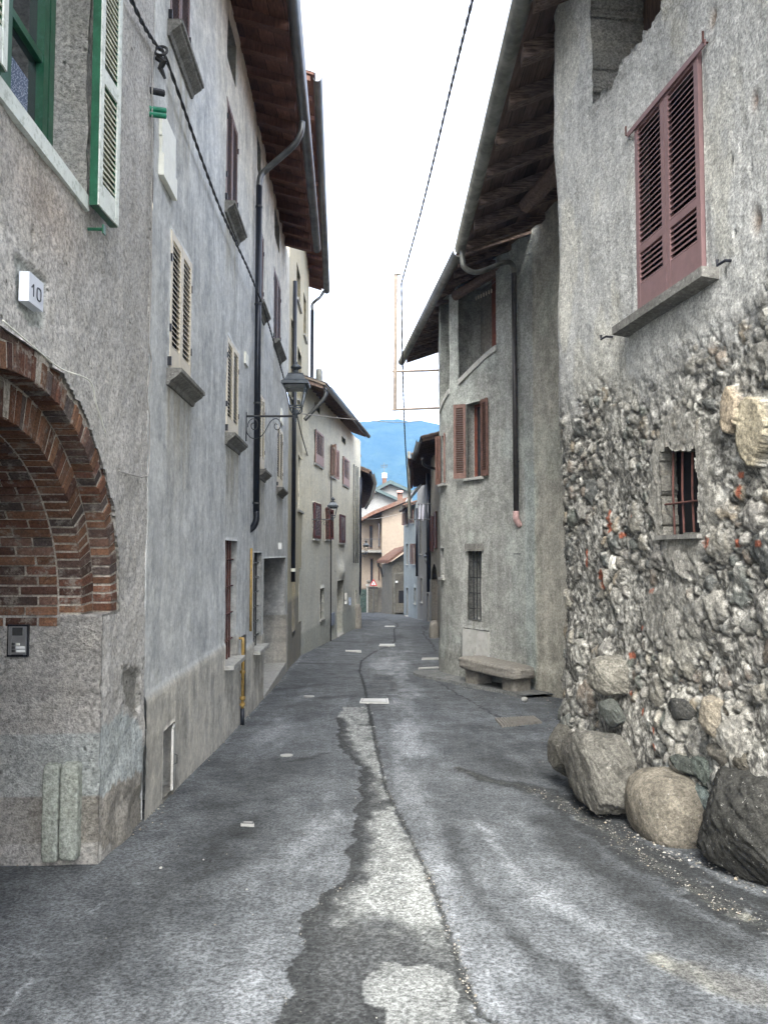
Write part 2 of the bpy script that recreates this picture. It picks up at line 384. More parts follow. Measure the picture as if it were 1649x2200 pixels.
def ground_mesh():
    ys = [1.2]
    while ys[-1] < 75: ys.append(ys[-1] + max(.011, .0022 * ys[-1] + .00042 * ys[-1] ** 2 * .6))
    ys = np.array([-8, -6, -4, -2, -1, 0, .6] + ys)
    xs = np.concatenate([np.arange(-7, -2.6, .2), np.arange(-2.6, 2.9, .0125), np.arange(2.9, 8, .2)])
    X, Y = np.meshgrid(xs, ys)
    jx = X + (fbm(X * 5, Y * 5, 4, 3) - .5) * .16; jy = Y + (fbm(X * 5, Y * 5, 4, 9) - .5) * .16
    Z = g(Y) + (fbm(X * .9, Y * .7, 3, 5) - .5) * .03 + (fbm(X * 9, Y * 9, 3, 6) - .5) * .006
    base = np.zeros(X.shape); dark = np.zeros(X.shape); warm = np.zeros(X.shape)
    # broad wear: along-street streaks
    n1 = fbm(X * 1.3 + 3, Y * .45, 4, 21); n2 = fbm(X * 6, Y * 1.2, 4, 22); n3 = fbm(X * 14, Y * 3.5, 4, 25)
    n4 = fbm(X * .5, Y * .3, 3, 29); base += .60 * (n1 - .5) + .45 * (n2 - .5) + .28 * (n3 - .5) + .45 * (n4 - .5); dark += .35 * sstep(.54, .66, fbm(X * .8 + 7, Y * .5, 4, 121))
    # trench strip of pale worn concrete left of the crack
    strip = GP([(735, 1520), (790, 1518), (800, 1560), (812, 1620), (828, 1690), (850, 1740), (880, 1800), (910, 1860), (935, 1920), (955, 1985), (985, 2060), (1000, 2110), (1030, 2180), (1070, 2260), (560, 2290), (592, 2195), (605, 2150), (632, 2085), (652, 2040), (635, 2000), (645, 1965), (690, 1928), (725, 1905), (742, 1860), (765, 1760), (772, 1690), (775, 1650), (760, 1640), (728, 1600), (722, 1545)])
    m = in_poly(jx, jy, strip)
    dl_, _, _ = pl_dist(jx, jy, strip[13:])
    pale = m * sstep(.06, .20, dl_ + (fbm(X * 8, Y * 5, 3, 55) - .5) * .12) * sstep(.36, .62, fbm(X * 3.2, Y * 2.0, 5, 31) + .16) * sstep(3.85, 4.35, Y + (fbm(X * 4, Y * 4, 3, 8) - .5) * .9)
    fine = vnoise(X * 75, Y * 75, 77)
    spots = sstep(.50, .60, fbm(X * 26, Y * 26, 3, 41) * .6 + .4 * fine)
    base += pale * (.42 + .8 * spots)
    dark += m * (1 - pale) * .75 * (.3 + 1.1 * fine)
    d, _, _ = pl_dist(jx, jy, strip[13:]); dark += np.exp(-(d / .10) ** 2) * .55 * m
    light2 = GP([(782, 2088), (830, 2066), (905, 2085), (958, 2092), (985, 2140), (1010, 2200), (1010, 2260), (840, 2260), (830, 2180), (790, 2150)])
    m2 = in_poly(jx, jy, light2); base += m2 * (.30 + .25 * fbm(X * 6, Y * 6, 3, 4)); dark -= m2 * dark * .9
    warm += m * .35
    # open joint
    jx2 = X + (fbm(X * 22, Y * 22, 3, 13) - .5) * .04; jy2 = Y + (fbm(X * 22, Y * 22, 3, 19) - .5) * .04
    d, _, s = pl_dist(jx2, jy2, CRACK)
    w = (.005 + .016 * fbm(s * 5, s * 0, 3, 5) ** 1.5) * np.clip(Y / 6, 1, 1.7)
    cr = np.exp(-(d / w) ** 2); dark += cr * 2.2 + .25 * np.exp(-(d / (w * 4)) ** 2) * fbm(X * 9, Y * 9, 3, 4); Z -= cr * .012
    # the asphalt on the right of the joint sits a few mm proud
    def stroke(px, wd, amt, chan, sc=(8, 2), th=(.4, .6), seed=1, soft=.6):
        nonlocal base, dark, warm
        P = GP(px); d, W, s = pl_dist(jx, jy, P, wd if hasattr(wd, '__len__') else [wd] * len(P))
        a = 1 - sstep(soft, 1., d / W); n = sstep(th[0], th[1], fbm(X * sc[0], Y * sc[1], 4, seed))
        q = a * amt * (.85 if chan == 'b' else 1.4) * (.25 + .75 * n)
        if chan == 'b': base += q
        elif chan == 'd': dark += q
        else: warm += q
    S = stroke
    S([(862, 1560), (875, 1640), (880, 1720), (900, 1830), (940, 1960), (1010, 2110), (1060, 2200)], [.25, .3, .30, .26, .2, .16, .12], .42, 'b', (7, 1.2), (.3, .6), 51, .2)
    S([(1030, 1770), (1090, 1850), (1180, 1935), (1330, 2020), (1500, 2100), (1649, 2190)], [.05, .10, .14, .17, .17, .15], .5, 'b', (9, 3), (.3, .55), 52, .1)
    S([(1020, 1690), (1060, 1730), (1150, 1800)], [.12, .2, .12], .28, 'b', (12, 3), (.4, .6), 53, .1)
    S([(1100, 2080), (1250, 2130), (1450, 2199)], [.18, .2, .2], .28, 'b', (7, 3), (.4, .6), 54, .1)
    S([(1250, 1900), (1320, 1960), (1400, 2010)], .12, .3, 'b', (22, 9), (.52, .6), 55, .1)
    S([(1180, 1760), (1260, 1850), (1400, 1950), (1560, 2030)], .3, .62, 'd', (3, 2), (.2, .5), 56, .1)
    S([(1430, 2070), (1530, 2100), (1649, 2140)], [.12, .17, .18], 1.0, 'w', (5, 3), (.2, .5), 57, .3)
    S([(1430, 2070), (1530, 2100), (1649, 2140)], [.12, .17, .18], -.15, 'b', (5, 3), (.2, .5), 57, .3)
    for k, (px, wd, amt, c) in enumerate(([[(835, 1400), (850, 1470), (880, 1560), (900, 1620)], [.9, .7, .5, .4], .55, 'b'], [[(700, 1440), (620, 1540), (560, 1640)], .5, .35, 'b'], [[(700, 1700), (660, 1800), (560, 1950), (480, 2199)], [.25, .3, .4, .4], .45, 'b'],
                                                      [[(640, 1600), (560, 1720), (400, 1900), (150, 2100)], [.3, .35, .35, .3], .30, 'd'], [[(1000, 1560), (1080, 1640), (1150, 1680)], .35, .35, 'd'], [[(960, 1640), (1000, 1700), (1060, 1800)], .16, .4, 'b'], [[(930, 1700), (990, 1850), (1060, 1960), (1180, 2100)], .10, .40, 'd'], [[(1060, 2000), (1200, 2080), (1330, 2199)], .10, .45, 'd'])):
        S(px, wd, amt, c, (3.2, 1.1), (.38, .6), 130 + k, .05)
    # gutter of loose pale gravel beside the stone wall, dark on both sides
    gut = [(985, 1650), (1040, 1675), (1130, 1690), (1185, 1712), (1240, 1745), (1300, 1785), (1380, 1840), (1460, 1890), (1560, 1945), (1649, 1990), (1760, 2040)]
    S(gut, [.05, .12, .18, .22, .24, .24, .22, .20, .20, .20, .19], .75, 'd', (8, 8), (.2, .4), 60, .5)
    S(gut, [.03, .06, .09, .11, .105, .10, .10, .10, .10, .10, .10], 1.1, 'b', (24, 24), (.42, .54), 61, .3)
    S(gut, .07, .8, 'w', (6, 6), (.3, .5), 62, .4)
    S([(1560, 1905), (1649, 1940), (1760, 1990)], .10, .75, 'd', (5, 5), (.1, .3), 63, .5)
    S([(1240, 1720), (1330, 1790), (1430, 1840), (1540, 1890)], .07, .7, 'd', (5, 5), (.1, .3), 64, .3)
    S([(1450, 1830), (1560, 1890), (1649, 1925)], .10, .35, 'b', (9, 9), (.3, .5), 65, .4)
    S([(1100, 1600), (1160, 1650), (1230, 1700)], .14, .35, 'd', (6, 6), (.2, .5), 66, .1)
    S([(1040, 1560), (1130, 1600)], .18, .35, 'd', (8, 8), (.3, .5), 67, .1)
    # kerb-like joint on the right
    S([(900, 1440), (930, 1458), (980, 1490), (1050, 1530), (1120, 1560)], .035, .6, 'd', (9, 9), (.2, .4), 70, .3)
    S([(905, 1345), (915, 1352), (908, 1362), (930, 1385), (935, 1400)], .05, .6, 'd', (9, 9), (.2, .4), 71, .3)
    S([(925, 1352), (928, 1368), (942, 1390)], .14, .2, 'b', (5, 5), (.2, .5), 72, .3)
    # left edge: pale crust at the foot of the wall and the joint running down to the corner
    S([(305, 1775), (340, 1735), (400, 1665), (480, 1592), (560, 1510), (612, 1455), (655, 1400)], .055, .45, 'b', (14, 14), (.35, .55), 80, .3)
    S([(305, 1790), (230, 1815), (170, 1838)], .09, .40, 'b', (9, 9), (.3, .5), 81, .2)
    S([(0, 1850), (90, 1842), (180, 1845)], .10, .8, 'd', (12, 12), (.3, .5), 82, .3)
    S([(305, 1838), (220, 1920), (130, 2020), (60, 2100), (-40, 2200)], .007, .5, 'b', (9, 9), (.3, .5), 83, .3)
    S([(55, 2112), (0, 2170), (-60, 2220)], .022, .7, 'b', (9, 9), (.1, .2), 84, .6)
    S([(232, 1932), (190, 1965)], .016, .6, 'b', (9, 9), (.1, .2), 84, .6)
    S([(400, 1700), (470, 1730)], .25, .4, 'd', (4, 4), (.3, .6), 85, .1)
    S([(620, 1640), (700, 1620)], .10, .5, 'd', (6, 6), (.2, .5), 86, .1)
    S([(520, 2120), (560, 2200)], .3, .35, 'b', (5, 3), (.3, .6), 87, .1)
    S([(300, 1900), (500, 1850), (560, 1800)], .4, .3, 'd', (2, 2), (.35, .6), 88, .1)
    S([(730, 1745), (733, 1775)], .08, .45, 'b', (9, 3), (.3, .5), 89, .2)
    # transverse repairs further down the street
    for k, (a, b, amt, c) in enumerate([((650, 1425), (750, 1428), .5, 'd'), ((700, 1410), (760, 1408), .3, 'd'), ((690, 1378), (800, 1380), .35, 'd'), ((760, 1372), (840, 1368), .35, 'b'), ((660, 1392), (760, 1396), .4, 'b'),
                                        ((860, 1420), (890, 1500), .45, 'b'), ((870, 1340), (880, 1400), .35, 'b'), ((775, 1335), (850, 1336), .4, 'b'), ((775, 1348), (850, 1345), .35, 'd'), ((600, 1480), (700, 1470), .4, 'd'), ((690, 1500), (770, 1495), .5, 'd'), ((820, 1492), (880, 1500), .4, 'd')]):
        S([a, b], .35, amt, c, (2.5, 3), (.3, .6), 90 + k, .1)
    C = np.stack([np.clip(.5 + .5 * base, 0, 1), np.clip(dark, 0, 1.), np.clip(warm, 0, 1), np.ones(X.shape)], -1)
    ny, nx = X.shape; idx = np.arange(nx * ny).reshape(ny, nx)
    Q = np.stack([idx[:-1, :-1], idx[:-1, 1:], idx[1:, 1:], idx[1:, :-1]], -1).reshape(-1, 4)
    t = T('asphalt_street'); a = t.attr(); sp = t.n.new('ShaderNodeSeparateColor'); t.link(a.outputs['Color'], sp.inputs[0])
    ag = t.noise(46, 9, .88, lo=.41, hi=.60); ag2 = t.noise(9, 8, .8, lo=.34, hi=.66)
    col = t.mix(t.noise(2.2, 5, .6, lo=.35, hi=.65), (.072, .078, .082), (.108, .116, .121))
    pale_c = t.mix(sp.outputs[2], (.31, .33, .345), (.41, .42, .35))
    col = t.mix(t.rng(sp.outputs[0], .48, 1.12), col, pale_c)
    col = t.mix(t.rng(sp.outputs[0], .18, .5, .45, 0.), col, (.05, .055, .06))
    col = t.mix(t.math('MULTIPLY', sp.outputs[2], .55), col, t.mix(.5, col, (.16, .145, .115)))
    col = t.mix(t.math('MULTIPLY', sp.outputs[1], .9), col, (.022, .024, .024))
    col = t.mix(1., col, t.mix(ag, (.36, .36, .36), (1.75, 1.75, 1.75)), 'MULTIPLY')
    col = t.mix(1., col, t.mix(ag2, (.72, .72, .72), (1.28, 1.28, 1.28)), 'MULTIPLY')
    pk = t.math('MULTIPLY', t.rng(sp.outputs[0], .62, .9), t.noise(38, 8, .85, lo=.50, hi=.58)); col = t.mix(t.math('MULTIPLY', pk, .72), col, (.07, .075, .07))
    v = t.vor(95); pb = t.rng(v.outputs['Distance'], .12, .2, 1., 0.); kk = t.rng(v.outputs['Color'], .80, .84)
    col = t.mix(t.math('MULTIPLY', t.math('MULTIPLY', pb, kk), .55), col, (.42, .43, .42))
    nr = t.bump(t.noise(150, 4, .7), .9, .006); nr = t.bump(ag2, .4, .008, nr)
    m_ = t.out(col, .85, nr, spec=.25)
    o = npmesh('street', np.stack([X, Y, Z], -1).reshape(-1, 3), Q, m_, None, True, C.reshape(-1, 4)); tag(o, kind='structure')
ground_mesh()
def haze():
    me = bpy.data.meshes.new('haze'); b = MB(); b.box(-1300, 1300, -500, 1900, -25, 420); me.from_pydata(b.v, [], b.f)
    m = bpy.data.materials.new('haze_air'); m.use_nodes = True; t = m.node_tree; t.nodes.clear()
    v = t.nodes.new('ShaderNodeVolumePrincipled'); v.inputs['Color'].default_value = (.19, .42, 1., 1); v.inputs['Density'].default_value = HAZE; v.inputs['Anisotropy'].default_value = 0.
    o = t.nodes.new('ShaderNodeOutputMaterial'); t.links.new(v.outputs[0], o.inputs['Volume']); me.materials.append(m)
    ob = bpy.data.objects.new('haze', me); COL.objects.link(ob); tag(ob, kind='stuff')
def terrain():
    ys = np.concatenate([[-450, -200], np.arange(-60, 120, 4.), [160, 300, 700, 1280]]); xs = np.array([-1200, -400, -100, -30, -8, 0, 8, 30, 100, 400, 1200.])
    X, Y = np.meshgrid(xs, ys); Z = g(np.clip(Y, -60, 120)) - .12 - .002 * np.maximum(Y - 120, 0)
    ny, nx = X.shape; idx = np.arange(nx * ny).reshape(ny, nx)
    Q = np.stack([idx[:-1, :-1], idx[:-1, 1:], idx[1:, 1:], idx[1:, :-1]], -1).reshape(-1, 4)
    m_ = plaster('bare_ground', (.12, .12, .10), (.09, .10, .07), (.07, .07, .05), .2, .3, 10, .3, .01)
    tag(npmesh('ground', np.stack([X, Y, Z], -1).reshape(-1, 3), Q, m_), kind='structure')
    # mountain
    n = 150; xs = np.linspace(-900, 900, n); rr = np.linspace(0, 1, 60)
    X, R = np.meshgrid(xs, rr); Y = 1250 + 500 * R
    prof = 318 - .30 * np.abs(X - 5) ** 1.0 * np.where(X < -60, 1.3, .55) * .9 + (fbm(X / 60, X * 0, 4, 3) - .5) * 30
    prof = np.where(X > 60, prof - 0 * X, prof)
    Z = -10 + (prof) * np.sin(R * math.pi / 2) ** .9 + (fbm(X / 70, Y / 70, 5, 4) - .5) * 60 * R * (1 - R) + (fbm(X / 9, Y / 9, 3, 4) - .5) * 6
    idx = np.arange(X.size).reshape(X.shape); Q = np.stack([idx[:-1, :-1], idx[:-1, 1:], idx[1:, 1:], idx[1:, :-1]], -1).reshape(-1, 4)
    t = T('forest_slope'); sc = t.scl(t.pos, (1, 1, 1)); c = t.mix(t.noise(.02, 6, .7, lo=.35, hi=.65), (.03, .06, .045), (.05, .085, .055))
    m_ = t.out(c, 1., t.bump(t.noise(.05, 6, .7), 1., 8.), spec=0)
    tag(npmesh('mountain', np.stack([X, Y, Z], -1).reshape(-1, 3), Q, m_), kind='structure')
terrain()
HAZE = .00026
haze()

# ------------------------------------------------------------------ wall builder
def wall(name, path, z0, z1, ds, dz, m, ops, parent, disp=None, col=None, s_rng=None, depth=5., closed=True, z1f=None):
    a, b = s_rng or (0, path.len)
    def grid(lo, hi, st, edges):
        u = list(np.linspace(lo, hi, max(2, int((hi - lo) / st) + 1))); e = sorted(set(round(x, 4) for x in edges if lo < x < hi))
        u = [x for x in u if x in (lo, hi) or all(abs(x - q) > st * .45 for q in e)]; return np.array(sorted(set(u + e)))
    rect = [o for o in ops if 'mask' not in o]
    su = grid(a, b, ds, [o[k] for o in rect for k in ('s0', 's1')]); zu = grid(z0, z1, dz, [o[k] for o in rect for k in ('z0', 'z1')])
    P = np.array([path.pos(s) for s in su]); N = np.array([path.nrm(s) for s in su])
    S, Z = np.meshgrid(su, zu, indexing='ij')
    D = disp(S, Z) if disp is not None else np.zeros(S.shape)
    if z1f is not None: Zv = np.minimum(Z, z1f(S))
    else: Zv = Z
    V = np.stack([P[:, 0][:, None] + N[:, 0][:, None] * D, P[:, 1][:, None] + N[:, 1][:, None] * D, Zv], -1)
    ns, nz = S.shape; idx = np.arange(ns * nz).reshape(ns, nz)
    sc = .5 * (su[1:] + su[:-1])[:, None] + np.zeros((1, nz - 1)); zc = .5 * (zu[1:] + zu[:-1])[None] + np.zeros((ns - 1, 1))
    O = np.full((ns - 1, nz - 1), -1)
    for k, o in enumerate(ops):
        mk = o['mask'](sc, zc) if 'mask' in o else (sc > o['s0']) & (sc < o['s1']) & (zc > o['z0']) & (zc < o['z1'])
        O[mk] = k
    K = O < 0
    Q4 = np.stack([idx[:-1, :-1], idx[1:, :-1], idx[1:, 1:], idx[:-1, 1:]], -1)[K]
    verts = list(map(tuple, V.reshape(-1, 3))); quads = Q4.tolist(); cols = (col(S, Z).reshape(-1, 4) if col is not None else np.ones((ns * nz, 4))).tolist()
    inner = {}
    def inn(k, i, j):
        if (k, i, j) not in inner:
            p = verts[idx[i, j]]; d = ops[k]['d'] + D[i, j]; verts.append((p[0] - N[i, 0] * d, p[1] - N[i, 1] * d, p[2])); inner[(k, i, j)] = len(verts) - 1
            cols.append(ops[k].get('col', (1, 1, 1, 1)))
        return inner[(k, i, j)]
    for i in range(ns - 1):
        for j in range(nz - 1):
            k = O[i, j]
            if k < 0: continue
            for (di, dj, e) in ((-1, 0, ((i, j), (i, j + 1))), (1, 0, ((i + 1, j + 1), (i + 1, j))), (0, -1, ((i + 1, j), (i, j))), (0, 1, ((i, j + 1), (i + 1, j + 1)))):
                ii, jj = i + di, j + dj
                if 0 <= ii < ns - 1 and 0 <= jj < nz - 1 and O[ii, jj] < 0:
                    (a0, b0), (a1, b1) = e; quads.append([int(idx[a0, b0]), int(idx[a1, b1]), inn(k, a1, b1), inn(k, a0, b0)])
    if closed:
        zt0 = float(Zv[0, -1]); zt1 = float(Zv[-1, -1])
        p0, p1 = P[0], P[-1]; q0, q1 = p0 - N[0] * depth, p1 - N[-1] * depth
        if abs(N[0][0]) > .3: q0 = p0 + np.array([-path.side * depth, 0]); q1 = p1 + np.array([-path.side * depth, 0])
        def vq(*ps):
            i = len(verts)
            for p in ps: verts.append(p); cols.append([1, 1, 1, 1])
            quads.append([i, i + 1, i + 2, i + 3])
        vq((*p0, z0), (*q0, z0), (*q0, zt0), (*p0, zt0)); vq((*p1, z0), (*q1, z0), (*q1, zt1), (*p1, zt1)); vq((*q0, z0), (*q1, z0), (*q1, zt1), (*q0, zt0))
    return npmesh(name, verts, quads, m, parent, False, cols)
def FR(path, s0, s1=None):
    sm = s0 if s1 is None else .5 * (s0 + s1)
    if s1 is None: p = path.pos(sm); t = path.tan(sm)
    else:
        A, B = path.pos(s0), path.pos(s1); p = .5 * (A + B); t = (B - A) / np.hypot(*(B - A))
    n = np.array([t[1], -t[0]]) * path.side
    return lambda a, k, z: (p[0] + t[0] * a + n[0] * k, p[1] + t[1] * a + n[1] * k, z)
def OP(path, xl, xr, yt, yb, d=.22, xref=None, **kw):
    """opening from photo pixels; yt,yb read at xref (default xl)"""
    xr_ = xref if xref is not None else xl
    sa, _ = path.hit(xl, .5 * (yt + yb)); sb, _ = path.hit(xr, .5 * (yt + yb))
    _, zt = path.hit(xr_, yt); _, zb = path.hit(xr_, yb)
    s0, s1 = min(sa, sb), max(sa, sb)
    return dict(s0=s0, s1=s1, z0=zb, z1=zt, d=d, **kw)
def swing(fr, ah, nh, ang, dr):
    c, s = math.cos(ang), math.sin(ang)
    return lambda a, n, z: fr(ah + dr * (a * c - n * s), nh + a * s + n * c, z)
def leaf_mb(fr, a0, a1, z0, z1, n0=0., th=.035, mids=(), solid=0., st=.055, pitch=.05, mb=None):
    b = mb or MB()
    b.fbox(fr, a0, a0 + st, n0, n0 + th, z0, z1); b.fbox(fr, a1 - st, a1, n0, n0 + th, z0, z1)
    zb = z0 + max(.09, solid); b.fbox(fr, a0 + st, a1 - st, n0 + .002, n0 + th - .002, z0, zb); b.fbox(fr, a0 + st, a1 - st, n0 + .002, n0 + th - .002, z1 - .07, z1)
    rails = [zb] + [z0 + (z1 - z0) * f for f in mids] + [z1 - .07]
    for r in rails[1:-1]: b.fbox(fr, a0 + st, a1 - st, n0 + .002, n0 + th - .002, r - .03, r + .03)
    for k in range(len(rails) - 1):
        lo = rails[k] + (.03 if k else 0); hi = rails[k + 1] - (.03 if k < len(rails) - 2 else 0)
        cnt = max(1, int(round((hi - lo) / pitch))); p = (hi - lo) / cnt
        for i in range(cnt):
            z = lo + p * (i + .5)
            b.fpoly(fr, [(n0 + .004, z + .014), (n0 + .004, z + .022), (n0 + th - .004, z - .010), (n0 + th - .004, z - .018)], a0 + st, a1 - st)
    return b
def sill_mb(fr, w, z, proj=.13, th=.055, over=.1, cove=True):
    b = MB()
    if cove: prof = [(-.1, z), (proj, z), (proj, z - .035), (proj - .02, z - .045), (proj - .025, z - .06), (proj - .06, z - .085), (.035, z - .11), (.02, z - .15), (-.1, z - .15)]
    else: prof = [(-.1, z), (proj, z), (proj, z - th), (-.1, z - th)]
    b.fpoly(fr, prof, -w / 2 - over, w / 2 + over); return b
def window(house, path, op, style='closed', shut=None, sill=None, nleaf=2, frame=None, mids=(), solid=0., bars=None, off=.0, curt=False, label=None, angs=(2.9, 2.9), pitch=.05, sproj=.13):
    """house > window (frame mesh) > pane / shutter / sill / bar"""
    fr = FR(path, op['s0'], op['s1']); w = op['s1'] - op['s0']; z0, z1 = op['z0'], op['z1']; d = op['d']
    fm = M[(frame or 'brown') if style != 'closed' else 'dark']; b = MB(); f = .05; nd = -d + .02
    b.fbox(fr, -w / 2 - .02, -w / 2 + f, nd - .06, nd, z0 - .02, z1 + .02); b.fbox(fr, w / 2 - f, w / 2 + .02, nd - .06, nd, z0 - .02, z1 + .02)
    b.fbox(fr, -w / 2 + f, w / 2 - f, nd - .058, nd - .002, z1 - f, z1 + .02); b.fbox(fr, -w / 2 + f, w / 2 - f, nd - .058, nd - .002, z0 - .02, z0 + f)
    if w > .5: b.fbox(fr, -.03, .03, nd - .055, nd - .005, z0 + f, z1 - f)
    win = b.build('window', fm, house)
    if label: win['label'] = label
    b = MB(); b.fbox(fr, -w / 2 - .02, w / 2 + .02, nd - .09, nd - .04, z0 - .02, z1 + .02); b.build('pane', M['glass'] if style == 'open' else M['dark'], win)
    if style == 'closed':
        lw = w / nleaf
        for i in range(nleaf):
            leaf_mb(fr, -w / 2 + i * lw + .004, -w / 2 + (i + 1) * lw - .004, z0 + .01, z1 - .005, off, mids=mids, solid=solid, pitch=pitch).build('shutter', M[shut], win)
    elif style == 'open':
        lw = w / 2
        for sg, A in ((-1, angs[0]), (1, angs[1])):
            f2 = swing(fr, sg * w / 2, .035, A, -sg)
            leaf_mb(f2, .0, lw, z0, z1, -.02, mids=mids, solid=solid, pitch=pitch).build('shutter', M[shut], win)
    if bars:
        nv, nh, bm = bars
        for i in range(nv):
            a = -w / 2 + w * (i + 1) / (nv + 1); q = MB(); q.tube([fr(a, -min(d * .45, .06), z0 - .01), fr(a, -min(d * .45, .06), z1 + .01)], .013, 6); q.build('bar', M[bm], win)
        for i in range(nh):
            z = z0 + (z1 - z0) * (i + .7) / (nh + .4); q = MB(); q.tube([fr(-w / 2 - .01, -min(d * .45, .06) + .012, z), fr(w / 2 + .01, -min(d * .45, .06) + .012, z)], .010, 6); q.build('bar', M[bm], win)
    if sill:
        sill_mb(fr, w, z0, cove=(sill == 'cove'), over=.09 if sill == 'cove' else .06, proj=sproj).build('sill', M['concrete' if sill != 'light' else 'stone_light'], win)
    return win
def roof(house, gut, side, back=4.5, slope=.36, zoff=.05, rsp=.55, rlen=1.1, tile='tile', wood_='wood_dark', board='wood_dark', gm='gutter', gr=.075, tiles_over=.03, rw=.09, ends=None, inw=None):
    """roof slab with clay-tile waves, soffit boards, rafters, gutter"""
    G = [np.array(p, float) for p in gut]; seg = np.cumsum([0] + [float(np.hypot(*(G[i + 1] - G[i])[:2])) for i in range(len(G) - 1)]); L = seg[-1]
    def gp_(u):
        i = min(int(np.searchsorted(seg, u, 'right')) - 1, len(G) - 2); i = max(i, 0); f = (u - seg[i]) / (seg[i + 1] - seg[i]); return G[i] + (G[i + 1] - G[i]) * f
    def inn(u):
        a, b = gp_(max(0, u - .4)), gp_(min(L, u + .4)); t = (b - a)[:2]; t /= np.hypot(*t); return np.array([-t[1], t[0]]) * side if inw is None else np.array(inw)
    nu = max(8, int(L / .035)); us = np.linspace(0, L, nu); vs = np.concatenate([np.linspace(-tiles_over, .8, 8), [back * .4, back * .7, back]])
    V = []
    for u in us:
        p, n = gp_(u), inn(u); wv = abs(math.sin(u * math.pi / .19)) * .045
        for k, v in enumerate(vs): V.append((p[0] + n[0] * v, p[1] + n[1] * v, p[2] + zoff + .06 + v * slope + wv + (.012 if k % 2 else 0)))
    idx = np.arange(len(V)).reshape(nu, len(vs)); Q = np.stack([idx[:-1, :-1], idx[1:, :-1], idx[1:, 1:], idx[:-1, 1:]], -1).reshape(-1, 4)
    rf = npmesh('roof', V, Q, M[tile], house, True)
    b = MB(); nb = max(2, int(L / .9)); U = np.linspace(0, L, nb + 1)
    for i in range(nb):
        P = []
        for z in (zoff, zoff + .055):
            for (u, v) in ((U[i], 0), (U[i + 1], 0), (U[i + 1], back), (U[i], back)):
                p, n = gp_(u), inn(u); P.append((p[0] + n[0] * v, p[1] + n[1] * v, p[2] + z + v * slope))
        b.hexa(P)
    b.build('soffit', M[board], house)
    nr = max(2, int(L / rsp))
    for i in range(nr + 1):
        u = L * (i + .15) / (nr + .3); p, n = gp_(u), inn(u); t = np.array([n[1], -n[0]]); q = MB(); P = []
        jw = rw * random.uniform(.85, 1.15); e = random.uniform(.02, .10)
        for dz in (-jw * 1.2, -.002):
            for (v, k) in ((e, -jw / 2), (e, jw / 2), (rlen, jw / 2), (rlen, -jw / 2)):
                P.append((p[0] + n[0] * v + t[0] * k, p[1] + n[1] * v + t[1] * k, p[2] + zoff + dz + v * slope))
        q.hexa(P); q.build('rafter', M[wood_], house)
    q = MB(); 
    pts = []
    for i, p in enumerate(G): n = inn(seg[i]); pts.append((p[0] - n[0] * gr * .8, p[1] - n[1] * gr * .8, p[2]))
    # half-round gutter with rolled lip
    ring = []
    prof = [(gr * math.cos(a), gr * math.sin(a)) for a in np.linspace(math.pi, 2 * math.pi, 9)] + [(gr * 1.08, .012), (gr * .9, .006)] + [(gr * .88 * math.cos(a), gr * .88 * math.sin(a)) for a in np.linspace(2 * math.pi, math.pi, 9)]
    for i, p in enumerate(pts):
        n = -inn(seg[i]); ring.append([q.V((p[0] + n[0] * x, p[1] + n[1] * x, p[2] + z)) for x, z in prof])
    k = len(prof)
    for i in range(len(ring) - 1):
        for j in range(k): q.f.append([ring[i][j], ring[i][(j + 1) % k], ring[i + 1][(j + 1) % k], ring[i + 1][j]])
    q.f.append(ring[0]); q.f.append(ring[-1][::-1])
    q.build('gutter', M[gm], house, True)
    return rf
def pipe(house, pts, r=.045, m='pipe', name='downpipe', cl=True):
    q = MB(); q.tube(bez(pts, 5) if len(pts) > 2 else pts, r, 12); o = q.build(name, M[m], house, True); return o

